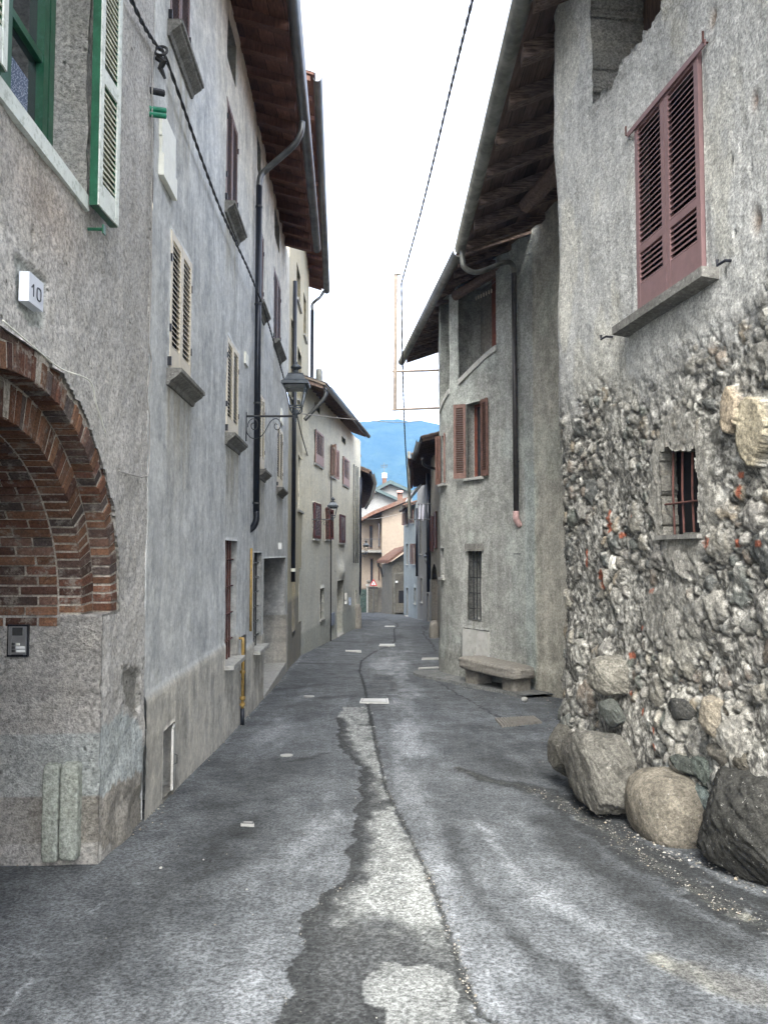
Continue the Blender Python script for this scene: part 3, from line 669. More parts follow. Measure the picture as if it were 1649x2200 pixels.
def lump(name, c, size, m, parent=None, p=2.2, noise=.10, seed=0, rz=0., n=26, ns=3.0, col=None, flat=None):
    """irregular stone: displaced super-ellipsoid"""
    V = []; Q = []
    us = np.linspace(-1, 1, n)
    def face(ax, sg):
        o = len(V)
        for i in us:
            for j in us:
                v = [0, 0, 0]; v[ax] = sg; v[(ax + 1) % 3] = i; v[(ax + 2) % 3] = j * sg; V.append(v)
        for i in range(n - 1):
            for j in range(n - 1): a = o + i * n + j; Q.append([a, a + n, a + n + 1, a + 1])
    for ax in range(3):
        for sg in (-1, 1): face(ax, sg)
    V = np.array(V, float); V /= np.linalg.norm(V, axis=1)[:, None]
    r = 1 / (np.abs(V) ** p).sum(1) ** (1 / p); W = V * r[:, None]
    q = W * ns + seed * 7.3
    nz = (fbm(q[:, 0] + q[:, 2] * .7, q[:, 1] - q[:, 2] * .5, 4, seed) - .5) + .5 * (fbm(q[:, 1] + 9, q[:, 2], 4, seed + 3) - .5)
    W = W * (1 + noise * 1.4 * nz)[:, None]
    if noise > .06 and n > 20:
        fr_r = np.random.default_rng(seed + 40)
        for _ in range(16):
            q_ = fr_r.normal(size=3); q_ /= np.linalg.norm(q_); d_ = fr_r.uniform(.80, .98) if p < 4 else fr_r.uniform(1.0, 1.25)
            e_ = np.maximum(W @ q_ - d_, 0); W = W - e_[:, None] * q_ * .92
        W = W + (fbm(q[:, 0] * 4 + q[:, 2] * 3, q[:, 1] * 4 - q[:, 2] * 2, 4, seed + 21) - .5)[:, None] * .10 * W
    W = W * np.array(size) / 2
    if flat: W[:, 2] = np.maximum(W[:, 2], -size[2] / 2 * flat)
    cz, sz = math.cos(rz), math.sin(rz); W = np.stack([W[:, 0] * cz - W[:, 1] * sz, W[:, 0] * sz + W[:, 1] * cz, W[:, 2]], 1) + np.array(c)
    col = (1., 1., 1.) if col is None else col; vv = 1 if m.name != 'rubble_wall' else (.55 + .9 * fbm(q[:, 0] * 1.3 + q[:, 2], q[:, 1] * 1.3 - q[:, 2], 5, seed + 9)); cc = np.concatenate([np.array([col]) * np.reshape(vv, (-1, 1)) * np.ones((len(W), 1)), np.ones((len(W), 1))], 1)
    return npmesh(name, W, Q, m, parent, True, cc)
def hpoly(path, px): return [path.hit(x, y) for x, y in px]
def base(path): p = path.p[0]; return (float(p[0]), float(p[1]), float(g(p[1])))

# ================================================================== L1: coarse stucco house with the brick arch
pL1 = Path([(-1.644 - .041 * .6, .6), (-1.644 - .041 * 6.11, 6.11)], 1)
h = L1 = thing('stucco_house', base(pL1), 'coarse grey stucco house with red brick arch and green framed window, nearest on the left', 'house', 'houses on the left side')
AC, AZ = pL1.hit(757 - 2712 / 3.82, 1190)[0], 1.23
k_ = math.hypot(1, .041)
def arch_mask(s, z):
    jag = (vnoise(s * 14, z * 14, 4) - .5) * .05
    up = (((s - AC) / (1.63 + jag)) ** 2 + ((z - AZ) / (1.43 + jag)) ** 2 < 1) & (z > 1.2)
    return up | ((z <= 1.2) & (np.abs(s - AC) < 1.26))
oA = dict(mask=arch_mask, d=1.4, col=(1.15, 1.15, 1.15, 1))  # arch reveal colour brightened to make up for the shade it sits in
oW = dict(s0=pL1.hit(-40, 300)[0], s1=pL1.hit(185, 350)[0], z0=3.78, z1=5.6, d=.30)
patch1 = hpoly(pL1, [(300, 1560), (262, 1525), (240, 1560), (190, 1575), (172, 1610), (176, 1700), (168, 1840), (310, 1800)])
patch2 = hpoly(pL1, [(300, 1660), (262, 1665), (232, 1700), (210, 1710), (172, 1712), (165, 1840), (310, 1800)])
spall = hpoly(pL1, [(262, 1438), (278, 1430), (298, 1445), (300, 1520), (288, 1545), (270, 1510), (260, 1470)])
recess = hpoly(pL1, [(36, 540), (102, 605), (100, 706), (70, 700), (36, 650)])
def dL1(S, Z):
    d = (fbm(S * 2.2, Z * 2.2, 4, 1) - .5) * .045 + (fbm(S * 14, Z * 14, 3, 2) - .5) * .012
    js = S + (fbm(S * 9, Z * 9, 3, 8) - .5) * .12; jz = Z + (fbm(S * 9, Z * 9, 3, 9) - .5) * .12
    d = d - .03 * in_poly(js, jz, spall) - .02 * in_poly(S, Z, recess)
    for (x, y, r, dp) in ((72, 505, .022, .03), (72, 537, .018, .02), (112, 695, .014, .03), (268, 415, .016, .03), (268, 725, .012, .02), (150, 720, .010, .02), (215, 1475, .03, .03), (170, 1487, .03, .02), (105, 1590, .03, .03), (155, 1570, .02, .03), (290, 452, .02, .02), (260, 660, .014, .02), (262, 568, .012, .02), (200, 1620, .018, .02), (250, 1587, .02, .015)):
        s, z = pL1.hit(x, y); rr = np.hypot((S - s) * 1.2, Z - z) / r; d = d - dp * np.exp(-rr ** 2)
    d = d + .04 * sstep(.6, -.3, Z) * sstep(.2, .8, fbm(S * 3, Z * 3, 2, 5))
    return d
def cL1(S, Z):
    js = S + (fbm(S * 7, Z * 7, 3, 18) - .5) * .14; jz = Z + (fbm(S * 7, Z * 7, 3, 19) - .5) * .14
    C = np.ones(S.shape + (4,)); a = in_poly(js, jz, patch1)[..., None]; b = in_poly(js, jz, patch2)[..., None]; e = in_poly(js, jz, spall)[..., None]; r = in_poly(S, Z, recess)[..., None]
    C = np.where(a, [.93, 1.03, 1.08, 1], C); C = np.where(b, [.66, .64, .60, 1], C); C = np.where(e, [.62, .62, .6, 1], C); C = np.where(r, [.80, .86, .86, 1], C)
    s, z = pL1.hit(100, 440); f = np.exp(-(((S - s) / .5) ** 2 + ((Z - z) / .25) ** 2))[..., None]; C = C * (1 - f * np.array([.12, .2, .26, 0]))
    return C
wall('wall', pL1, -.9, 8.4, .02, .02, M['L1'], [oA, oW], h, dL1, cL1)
# brick arch
BR = [(.25, .125, .08), (.20, .10, .07), (.27, .15, .095), (.16, .09, .07), (.14, .095, .08), (.24, .15, .115), (.135, .11, .10), (.28, .155, .095)]
def bcol():
    c = random.choice(BR); k = random.uniform(.40, .78); return (c[0] * k, c[1] * k, c[2] * k, 1)
frA = (lambda a, n, z, f=FR(pL1, AC): f(a, n, z))
def ring(b, ai, bi, ao, bo, n0, n1, step, jit=.006, tang=False, lo=-.02, hi=math.pi + .02):
    ph = lo
    while ph < hi:
        rm = math.hypot(ao * math.sin(ph), bo * math.cos(ph)); dph = step * random.uniform(.88, 1.12) / rm; gap = random.uniform(.014, .024) / rm; b.cc = bcol()
        j = random.uniform(-jit, jit); q = random.uniform(-.016, .010); P = []
        for n in (n0, n1 + j + random.uniform(-.004, .004)):
            for (a, bb, p) in ((ai, bi, ph + gap / 2), (ao + q, bo + q, ph + gap / 2 + random.uniform(-.002, .002)), (ao + q, bo + q, ph + dph - gap / 2), (ai, bi, ph + dph - gap / 2)):
                P.append(frA(a * math.cos(p), n, AZ + bb * math.sin(p)))
        b.hexa(P); ph += dph
b = MB()
ring(b, 1.465, 1.265, 1.60, 1.40, -.13, -.008, .072)
ring(b, 1.605, 1.405, 1.665, 1.465, -.10, -.016, .20)
ring(b, 1.26, 1.06, 1.455, 1.255, -.28, -.128, .072)
# vault courses seen from below
rm = 1.2; ph = -.10; row = 0
while ph < math.pi + .1:
    dph = .068 / math.hypot(1.27 * math.sin(ph), 1.07 * math.cos(ph)); n = -.29 - (row % 2) * .12
    n_edge = -.285
    while n_edge > -1.35:
        L_ = random.uniform(.20, .27) if n_edge < -.29 or row % 2 else .13
        n2 = max(-1.38, n_edge - L_); b.cc = bcol(); q = random.uniform(-.008, .006); P = []
        for r_ in (0, .1):
            for (pp, nn) in ((ph + .007 + random.uniform(-.002, .002), n_edge - .009), (ph + dph - .007, n_edge - .009), (ph + dph - .007 + random.uniform(-.002, .002), n2 + .009), (ph + .007, n2 + .009)):
                a, z = (1.255 + q + r_) * math.cos(pp), (1.055 + q + r_) * math.sin(pp)
                if pp < 0: a, z = 1.255 + q + r_, 1.1 * pp
                P.append(frA(a, nn, AZ + z))
        b.hexa(P); n_edge = n2
    ph += dph; row += 1
b.build('brick_arch', M['brick'], h, col=True)
b = MB(); b.cc = (.9, .85, .78, 1)
N_ = 48
for i in range(N_):
    p0, p1 = -.08 + (math.pi + .16) * i / N_, -.08 + (math.pi + .16) * (i + 1) / N_
    def E(a, bb, p, n): return frA(a * math.cos(p), n, AZ + bb * math.sin(p))
    b.quad(E(1.266, 1.066, p0, -.14), E(1.266, 1.066, p1, -.14), E(1.266, 1.066, p1, -1.4), E(1.266, 1.066, p0, -1.4))
    b.quad(E(1.27, 1.07, p0, -.136), E(1.27, 1.07, p1, -.136), E(1.48, 1.28, p1, -.136), E(1.48, 1.28, p0, -.136))
    b.quad(E(1.475, 1.275, p0, -.145), E(1.475, 1.275, p1, -.145), E(1.475, 1.275, p1, -.016), E(1.475, 1.275, p0, -.016))
    b.quad(E(1.475, 1.275, p0, -.016), E(1.475, 1.275, p1, -.016), E(1.70, 1.50, p1, -.016), E(1.70, 1.50, p0, -.016))
b.build('mortar', M['L1'], h, col=True)
b = MB(); b.fbox(frA, -1.5, 1.5, -1.45, -1.38, -.8, 2.8); b.build('door', M['wood_dark'], h)
# corner guard stones against the jamb
for (x0, x1, yt, yb, sd_) in ((91, 129, 1642, 1836, 3), (129, 171, 1640, 1832, 5)):
    a, c = at(x0, yb, 5.04), at(x1, yt, 5.04); zt, zb = c[2], a[2] - .05
    lump('corner_stone', ((a[0] + c[0]) / 2, 5.07, (zt + zb) / 2), (c[0] - a[0] + .005, .12, zt - zb), M['L1'], h, 9, .04, sd_, .0, 22, 2.5, (.58, .64, .60))
# window with green frame
wn = window(h, pL1, oW, 'dark', frame='green')
fr = FR(pL1, oW['s0'], oW['s1']); w = oW['s1'] - oW['s0']
b = MB()
for a0, a1 in ((w / 2 - .17, w / 2 - .10), (w / 2 - .085, w / 2 - .012), (-w / 2, -w / 2 + .09), (-.06, .06)): b.fbox(fr, a0, a1, -.27, -.20, 3.69, 5.5)
for zz in (3.72, 4.55): b.fbox(fr, -w / 2 + .09, w / 2 - .17, -.262, -.21, zz - .025, zz + .025)
b.build('casement', M['green'], wn)
b = MB(); b.fbox(fr, -w / 2, w / 2, -.252, -.246, 3.69, 5.5); b.build('pane', M['glass'], wn)
def lace():
    t = T('lace_curtain'); v = t.vor(90); m = t.rng(v.outputs['Distance'], .25, .45, 0., 1.)
    c = t.mix(m, (.42, .46, .55), (.10, .13, .2)); return t.out(c, .9)
b = MB(); b.fbox(fr, -w / 2 + .1, w / 2 - .28, -.2445, -.243, 3.72, 4.35); b.build('lace_curtain', lace(), wn)
b = MB(); b.fbox(fr, -w / 2 - .08, w / 2 - .02, -.2, .03, 3.69, 3.785); b.build('sill', M['white_old'], wn)
for sg, wl in ((1, .33), (-1, .50)):
    f2 = swing(fr, sg * (w / 2 + (-.05 if sg > 0 else .03)), .09 if sg > 0 else .11, math.radians(176), -sg)
    sh = MB(); z0, z1 = 3.72, 5.6
    for a0, a1 in ((0, .06), (wl - .06, wl)): sh.fbox(f2, a0, a1, .0, .05, z0, z1)
    for zz0, zz1 in ((z0, z0 + .16), (4.52, 4.62), (z1 - .1, z1)): sh.fbox(f2, .06, wl - .06, .004, .046, zz0, zz1)
    so = sh.build('shutter', M['green'], wn)
    sh = MB()
    for a0, a1 in ((0.002, .055), (wl - .055, wl - .002)): sh.fbox(f2, a0, a1, -.008, .0, z0 + .004, z1)
    for zz0, zz1 in ((z0 + .004, z0 + .158), (4.522, 4.618), (z1 - .098, z1)): sh.fbox(f2, .056, wl - .056, -.006, .004, zz0, zz1)
    sh.build('inner_face', M['white_old'], so)
    for lo_, hi_ in ((z0 + .18, 4.48), (4.66, z1 - .12)):
        sh = MB(); z = lo_
        while z < hi_: sh.fpoly(f2, [(-.001, z), (-.001, z + .014), (.046, z + .05), (.046, z + .036)], .06, wl - .06); z += .038
        sh.build('slats', M['louvre_old'], so)
fr_ = FR(pL1, pL1.hit(188, 490)[0]); z_ = pL1.hit(188, 492)[1]
b = MB(); b.tube([fr_(0, -.02, z_), fr_(0, .10, z_)], .010, 6); b.fbox(fr_, -.02, .02, .095, .105, z_ - .03, z_ + .025); b.build('shutter_hook', M['green'], h)
roof(h, [(-.75, .6, 8.2), (-.93, 5.9, 8.2)], 1, slope=.3)
# number plate
pLn = Path(pL1.p + np.array([.045, 0]), 1); sp0, zt_ = pLn.hit(63, 582); sp1, _ = pLn.hit(93, 640); _, zb_ = pLn.hit(63, 647)
fr = FR(pL1, sp0, sp1); w = sp1 - sp0
t_ = thing('number_plate', fr(0, 0, zb_), 'white house number plate 10 on the stucco above the brick arch', 'number plate')
b = MB(); b.fbox(fr, -w / 2, w / 2, -.005, .045, zb_, zt_); b.build('plate', M['numplate'], t_)
H_ = zt_ - zb_; zc = (zt_ + zb_) / 2 - .004; hh = H_ * .21
b = MB(); b.fbox(fr, -w * .20 - .004, -w * .20 + .004, .044, .047, zc - hh, zc + hh); b.fprism(fr, [(-w * .20 + .004, zc + hh), (-w * .20 - .004, zc + hh), (-w * .20 - .026, zc + hh - .020), (-w * .20 - .020, zc + hh - .026)], .0441, .0468)
b.build('numeral_one', M['ink'], t_)
b = MB(); pts = []
for k in range(29):
    a = 2 * math.pi * k / 28; x = .024 * math.copysign(abs(math.cos(a)) ** .7, math.cos(a)); z = hh * math.copysign(abs(math.sin(a)) ** .45, math.sin(a)); pts.append(fr(w * .16 + x, .0455, zc + z))
b.tube(pts, .0042, 6, False); b.build('numeral_zero', M['ink'], t_)
# intercom on the jamb
yj = 5.08 - .0; a, c = at(20, 1410, yj), at(66, 1341, yj); x0, x1, z0, z1 = a[0], c[0], a[2], c[2]
t_ = thing('intercom', ((x0 + x1) / 2, yj, z0), 'aluminium door intercom with name labels, below the brick arch', 'intercom')
b = MB(); b.box(x0, x1, yj - .035, yj + .02, z0, z1); b.build('housing', M['black'], t_)
b = MB(); b.box(x0 + .012, x0 + .03, yj - .046, yj - .034, z0 + .014, z1 - .012); b.box(x1 - .024, x1 - .008, yj - .046, yj - .034, z0 + .014, z1 - .012); b.box(x0 + .032, x1 - .026, yj - .041, yj - .034, z0 + .016, z1 - .012); b.build('panel', M['alu'], t_)
W_ = x1 - x0; Hh = z1 - z0
b = MB(); b.box(x0 + .036, x1 - .032, yj - .044, yj - .040, z1 - .07, z1 - .018); b.build('speaker_grille', M['gutter'], t_)
for i in range(3):
    zz = z0 + Hh * (.40 - i * .105)
    b = MB(); b.box(x0 + .036, x0 + .056, yj - .047, yj - .040, zz - .009, zz + .009); b.build('button', M['gutter'], t_)
    b = MB(); b.box(x0 + .066, x1 - (.05 if i == 0 else .012), yj - .049, yj - .0405, zz - .0075, zz + .0075); b.build('name_label', M['plate'] if i == 0 else M['white'], t_)

# ================================================================== L2: blue-grey painted house
pL2 = Path([(-1.889, 6.12), (-2.32, 18.5)], 1)
h = L2 = thing('blue_grey_house', base(pL2), 'long blue grey plastered house with beige louvred shutters and dark downpipes', 'house', 'houses on the left side')
ops = []
def add(o, **k): o.update(k); ops.append(o); return o
B = dict(d=.10)
w1 = [add(OP(pL2, 366, 411, 486, 797, .12)), add(OP(pL2, 487, 512, 716, 932, .12)), add(OP(pL2, 556, 568, 838, 1009, .12)), add(OP(pL2, 595, 607, 908, 1047, .12))]
zt2 = w1[0]['z1'] + 3.05; zb2 = w1[0]['z0'] + 3.07
w2 = [add(OP(pL2, 370, 412, -500, 66, .12)), add(OP(pL2, 487, 511, 200, 440, .12)), add(OP(pL2, 553, 566, 470, 648, .12)), add(OP(pL2, 588, 603, 568, 730, .12))]
w2[0]['z1'] = w2[0]['z0'] + 1.5
g1 = add(OP(pL2, 483, 507, 1160, 1428, .22)); g2 = add(OP(pL2, 544, 561, 1187, 1398, .22))
door = add(OP(pL2, 565, 612, 1200, 1500, 1.15)); door['z0'] = float(g(14.2)) + .02
vent = [add(OP(pL2, 490, 508, 40, 100, .5)), add(OP(pL2, 552, 560, 300, 400, .5)), add(OP(pL2, 589, 600, 440, 490, .5))]
for v in vent: v['z0'], v['z1'] = 8.0, 8.58
meter = add(OP(pL2, 346, 371, 1582, 1708, .16)); meter['z0'] = pL2.hit(350, 1712)[1]; meter['z1'] = pL2.hit(350, 1570)[1]
PZ = .47
def dL2(S, Z):
    lim = np.where(S > g1['s1'] + .15, .17, PZ); pl = Z < lim
    return (fbm(S * 1.1, Z * 1.1, 3, 31) - .5) * .03 + (fbm(S * 6, Z * 3, 3, 32) - .5) * .006 + pl * (.018 + (fbm(S * 20, Z * 20, 2, 3) - .5) * .008)
def cL2(S, Z):
    C = np.ones(S.shape + (4,)); lim = np.where(S > g1['s1'] + .15, .17, PZ) + (fbm(S * 4, S * 0, 2, 3) - .5) * .02
    C = np.where((Z < lim)[..., None], [.98, .92, .83, 1], C)
    warm_ = sstep(5.5, 8.0, Z + (fbm(S * .8, Z * .4, 3, 8) - .5) * 3)[..., None]; C = C * (1 + warm_ * np.array([.12, .06, -.06, 0]))
    n = fbm(S * 2.5, Z * 2.5, 3, 48)
    for o in w1 + w2:   # rain runs below the sills
        u = (S - o['s0'] + .1) / (o['s1'] - o['s0'] + .2); dz_ = o['z0'] - .12 - Z; f_ = sstep(-.05, .12, u) * sstep(1.05, .88, u) * sstep(0, .03, dz_) * sstep(1.3, .2, dz_) * (.3 + .9 * sstep(.35, .65, fbm(S * 13, Z * .8, 4, 91))); C = C * (1 - f_[..., None] * np.array([.22, .26, .34, 0]))
    lo_ = sstep(1.6, .3, Z - lim + (fbm(S * 1.2, Z * .8, 4, 92) - .5) * 2.2) * (Z > lim); C = C * (1 + lo_[..., None] * np.array([.10, .10, .10, 0]))
    C = np.where(((Z < lim) & (Z < lim - .25) & (n > .55))[..., None], C * [.8, .8, .8, 1], C)
    return C
ops = [o for o in ops]
wall('wall', pL2, -2., 8.86, .045, .045, M['L2'], ops, h, dL2, cL2)
pal = ['', '', '', '']
for i, o in enumerate(w1): window(h, pL2, o, 'closed', 'beige', 'cove', mids=(.5,) if i == 9 else (), solid=.22, frame='brown', off=-.03)
for i, o in enumerate(w2): window(h, pL2, o, 'closed', 'brown', 'cove', frame='brown', off=-.035, pitch=.04)
window(h, pL2, g1, 'dark', sill='light', frame='black', bars=(4, 4, 'rust'))
window(h, pL2, g2, 'dark', sill='light', frame='black', bars=(3, 6, 'iron'))
for v in vent:
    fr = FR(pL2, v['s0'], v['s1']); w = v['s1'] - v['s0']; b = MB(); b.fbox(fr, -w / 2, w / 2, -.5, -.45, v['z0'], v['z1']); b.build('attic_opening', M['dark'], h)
# shutter catches
for o in w1 + w2:
    fr = FR(pL2, o['s0'], o['s1']); w = o['s1'] - o['s0']
    for sg in (-1, 1):
        a = sg * (w / 2 + .05); b = MB(); b.fprism(fr, [(a - .012, o['z0'] + .03), (a + .012, o['z0'] + .03), (a + .008, o['z0'] + .11), (a - .008, o['z0'] + .11)], -.005, .03); b.build('shutter_catch', M['black'], h)
        for zz in (o['z0'] + .35, o['z1'] - .3): b = MB(); b.fbox(fr, sg * (w / 2 - .005) - .012, sg * (w / 2 - .005) + .010, -.02, .014, zz, zz + .07); b.build('hinge', M['black'], h)
# passage: back door and threshold
fr = FR(pL2, door['s0'], door['s1']); w = door['s1'] - door['s0']
b = MB(); b.fbox(fr, -w / 2, w / 2, -1.15, -1.08, door['z0'] - .1, door['z1']); b.build('door', M['wood_dark'], h)
b = MB(); b.fbox(fr, -w / 2 + .01, w / 2 - .01, -1.1, .03, door['z0'] - .3, door['z0'] + .05); b.build('threshold', M['stone_light'], h)
# meter cupboard
fr = FR(pL2, meter['s0'], meter['s1']); w = meter['s1'] - meter['s0']
b = MB(); b.fbox(fr, -w / 2, w / 2, -.16, -.14, meter['z0'], meter['z1']); b.build('meter_niche', M['dark'], h)
f2 = swing(fr, w / 2, .012, math.radians(9), -1)
b = MB(); b.fbox(f2, 0, w * .56, -.01, .01, meter['z0'] + .02, meter['z1'] - .02); dd = b.build('meter_door', M['cabinet'], h)
b = MB(); b.tube([f2(w * .5, .01, meter['z0'] + .24), f2(w * .5, .04, meter['z0'] + .25), f2(w * .5, .04, meter['z0'] + .32), f2(w * .5, .01, meter['z0'] + .33)], .005, 6); b.build('handle', M['iron'], dd)
# plinth edging, expansion strips, plates
s, z = pL2.hit(528, 760); fr = FR(pL2, s)
for (x, y0, y1, wd) in ((527, 760, 785, .14), (604, 880, 912, .2)):
    s, zt_ = pL2.hit(x, y0); _, zb_ = pL2.hit(x, y1); fr = FR(pL2, s); b = MB(); b.fbox(fr, -wd, wd, -.01, .03, zb_, zt_); b.build('wall_box', M['plate'], h)
s, zt_ = pL2.hit(598, 1166); fr = FR(pL2, s); b = MB(); b.fbox(fr, -.1, .1, 0, .07, zt_ - .14, zt_); b.build('wall_lamp', M['white'], h)
# roof
G0, G1 = at(640, 0, 9.57) - [.13, 0, 0], at(686, 530, 17.3) - [.13, 0, 0]; dG = (G1 - G0) / (G1[1] - G0[1]); Gs = G0 - dG * 3.9; Gs[2] = G0[2]; G1 = G1 + dG * .15
roof(h, [tuple(Gs), tuple(G1)], 1, slope=.26, board='board_red', wood_='boards_red', rsp=.62, gr=.085, rlen=1.15, rw=.12)
def on(path, x, y, n=.08):
    s, z = path.hit(x, y); f = FR(path, s); return f(0, n, z)
s, z = pL2.hit(547, 290); fr = FR(pL2, s); yy = pL2.pos(s)[1]
gg = G0 + dG * (yy - .5 - G0[1])
pipe(h, [(gg[0] + .05, yy - .35, 8.42), (gg[0] + .02, yy - .33, 8.24), (gg[0] - .12, yy - .25, 8.06), fr(0, .20, 7.83), fr(0, .10, 7.70), fr(0, .08, 7.5)], .05, 'gutter')
_, zb_ = pL2.hit(547, 1120); pipe(h, [fr(0, .08, 7.55), fr(0, .08, zb_ + .12)], .052)
pipe(h, [fr(0, .08, zb_ + .14), fr(0, .08, zb_), fr(0, .04, zb_ - .1), fr(0, -.03, zb_ - .16)], .052)
for zz in (7.2, 5.6, 4.0, 2.4): q = MB(); q.tube([fr(-.09, .08, zz), fr(.09, .08, zz)], .012, 6); q.lathe(fr(0, .08, zz - .015), [(.058, 0), (.058, .03)], 14); q.build('pipe_bracket', M['iron'], h)
s, _ = pL2.hit(622, 1190); fr = FR(pL2, s); _, zb_ = pL2.hit(622, 1250); pipe(h, [fr(0, .09, 8.5), fr(0, .09, zb_)], .055); b = MB(); b.lathe(fr(0, .09, pL2.hit(622, 1228)[1]), [(.06, 0), (.06, .08)], 14); b.build('pipe_collar', M['plate'], h)
# street-name plates and green conduit at the corner of L1 and L2
for i, (yt, yb, dn) in enumerate(((232, 290, .012), (290, 340, .014), (330, 412, .03))):
    s0, zt_ = pL2.hit(342, yt); s1, _ = pL2.hit(358, 1190); _, zb_ = pL2.hit(342, yb - 34 if i == 2 else yb); fr = FR(pL2, s0, s1); w = s1 - s0
    b = MB(); b.fbox(fr, -w / 2 - .02 * (i == 2), w / 2, 0, .015 + dn, zb_, zt_)
    t_ = thing('wall_plate', fr(0, 0, zb_), ['upper blank cream plate near the corner of the blue grey house', 'middle blank cream plate crossed by green tubes', 'lowest and largest blank cream plate at the house corner'][i], 'plate', 'cream plates at the house corner'); b.build('plate', M['plate'], t_)
for i, y in enumerate((262, 274)):
    s, z = pL2.hit(338, y); fr = FR(pL1, pL1.len - .12); b = MB(); z2 = pL1.hit(332, y)[1]; b.tube([fr(-.02, -.01, z2), fr(.06, .12, z2 + .03)], .022, 10)
    tag(b.build('conduit_stub', M['plasgreen']), ['upper green plastic tube poking from the wall corner', 'lower green plastic tube poking from the wall corner'][i], 'tube', 'green tubes at the corner')
z2 = pL1.hit(332, 220)[1]; fr = FR(pL1, pL1.len - .10); b = MB(); b.tube([fr(-.02, 0, z2), fr(.05, .10, z2 + .02)], .028, 8); tag(b.build('bracket_stub', M['black']), 'short black bracket above the green tubes', 'bracket')
# gas pipes
s, z = pL2.hit(513, 1372); fr = FR(pL2, s); zb_ = pL2.hit(513, 1520)[1]; zg = pL2.hit(513, 1555)[1]
t_ = thing('gas_pipe', fr(0, 0, zg), 'yellow gas pipe with valve rising beside a grey niche on the plinth', 'gas pipe', 'yellow gas pipes')
b = MB(); b.tube([fr(.02, -.01, z), fr(0, .06, z - .0), fr(0, .06, z - .1), fr(0, .06, zb_)], .024, 8); b.build('pipe', M['yellow'], t_, True)
b = MB(); b.tube([fr(0, .06, zb_), fr(0, .06, zg - .05)], .03, 8); b.build('sleeve', M['pipe'], t_, True)
b = MB(); 
for zz in (zb_ + .03, zb_ + .12, (z + zb_) / 2): b.lathe(fr(0, .06, zz), [(.034, 0), (.038, .02), (.034, .045)], 10)
b.fbox(fr, -.05, .05, .08, .095, zb_ + .13, zb_ + .15); b.build('valve', M['yellow'], t_)
b = MB(); s2, zt_ = pL2.hit(521, 1368); fr2 = FR(pL2, s2); b.fbox(fr2, -.12, .12, .0, .035, pL2.hit(521, 1505)[1], zt_ + .02); b.build('niche_cover', M['pipe_grey'], L2)
s, z = pL2.hit(535, 1178); fr = FR(pL2, s); b = MB(); b.tube([fr(0, .035, pL2.hit(535, 1355)[1]), fr(0, .035, z)], .02, 8)
tag(b.build('gas_pipe', M['yellow'], None, True), 'straight yellow gas pipe between the two barred windows', 'gas pipe', 'yellow gas pipes')

# ================================================================== L3: pale yellow house
pL3 = Path([(-2.325, 18.52), (-2.50, 25.2)], 1)
h = L3 = thing('yellow_house', base(pL3), 'tall pale yellow house with narrow deep windows behind the blue grey house', 'house', 'houses on the left side')
ops = []; W3 = []
for (xl, xr, yt, yb) in ((637, 645, 560, 640), (652, 657, 625, 718), (625, 630, 680, 850), (639, 647, 740, 850), (653, 659, 810, 905), (627, 633, 945, 1075), (640, 649, 975, 1095), (655, 660, 1012, 1113), (627, 634, 1221, 1360), (641, 649, 1221, 1340), (653, 660, 1225, 1330)):
    W3.append(add(OP(pL3, xl, xr, yt, yb, .20)))
ga, gb = at(688, 165, 16.9) - [.15, 0, 0], at(706, 625, 26.0) - [.15, 0, 0]
def rz3(S): P = np.array([pL3.pos(s)[1] for s in S[:, 0]]); z = ga[2] + (gb[2] - ga[2]) * (P - ga[1]) / (gb[1] - ga[1]) + .22; return np.repeat(z[:, None], S.shape[1], 1)
wall('wall', pL3, -2.4, 12.4, .12, .12, M['L3'], ops, h, lambda S, Z: (fbm(S * 2, Z * 2, 3, 4) - .5) * .02, lambda S, Z: np.where((Z < .35 + fbm(S * 2, S, 2, 3) * .2)[..., None], [.60, .62, .72, 1], np.ones(S.shape + (4,))), z1f=rz3)
for i, o in enumerate(W3): window(h, pL3, o, 'dark', sill='light' if i < 8 else None, frame='pipe_grey', sproj=.06)
roof(h, [tuple(ga), tuple(gb)], 1, slope=.30, board='boards_red', wood_='boards_red', rsp=.6, gr=.10, gm='gutter', rlen=1.0)
s, _ = pL3.hit(660, 1190); fr = FR(pL3, pL3.len - .12); zb_ = pL3.hit(660, 1270)[1]
pipe(h, [tuple(gb + np.array([0, -.15, -.05])), (gb[0] - .12, gb[1] - .25, gb[2] - .3), fr(0, .35, gb[2] - .55), fr(0, .13, gb[2] - .75), fr(0, .12, gb[2] - 1.0)], .05, 'gutter')
pipe(h, [fr(0, .12, gb[2] - .98), fr(0, .12, zb_)], .06)
# lamp cable box
s, zt_ = pL3.hit(659, 1178); fr = FR(pL3, s); b = MB(); b.fbox(fr, -.12, .12, .02, .12, zt_ - .26, zt_); b.build('junction_box', M['bluebox'], h)
s, z = pL3.hit(655, 1300); fr = FR(pL3, s); zg = float(g(23)); b = MB(); b.tube([fr(0, .05, 1.0 + zg), fr(0, .05, zg - .05)], .025, 8); tag(b.build('gas_pipe', M['yellow'], None, True), 'short yellow gas pipe at the foot of the yellow house', 'gas pipe', 'yellow gas pipes')

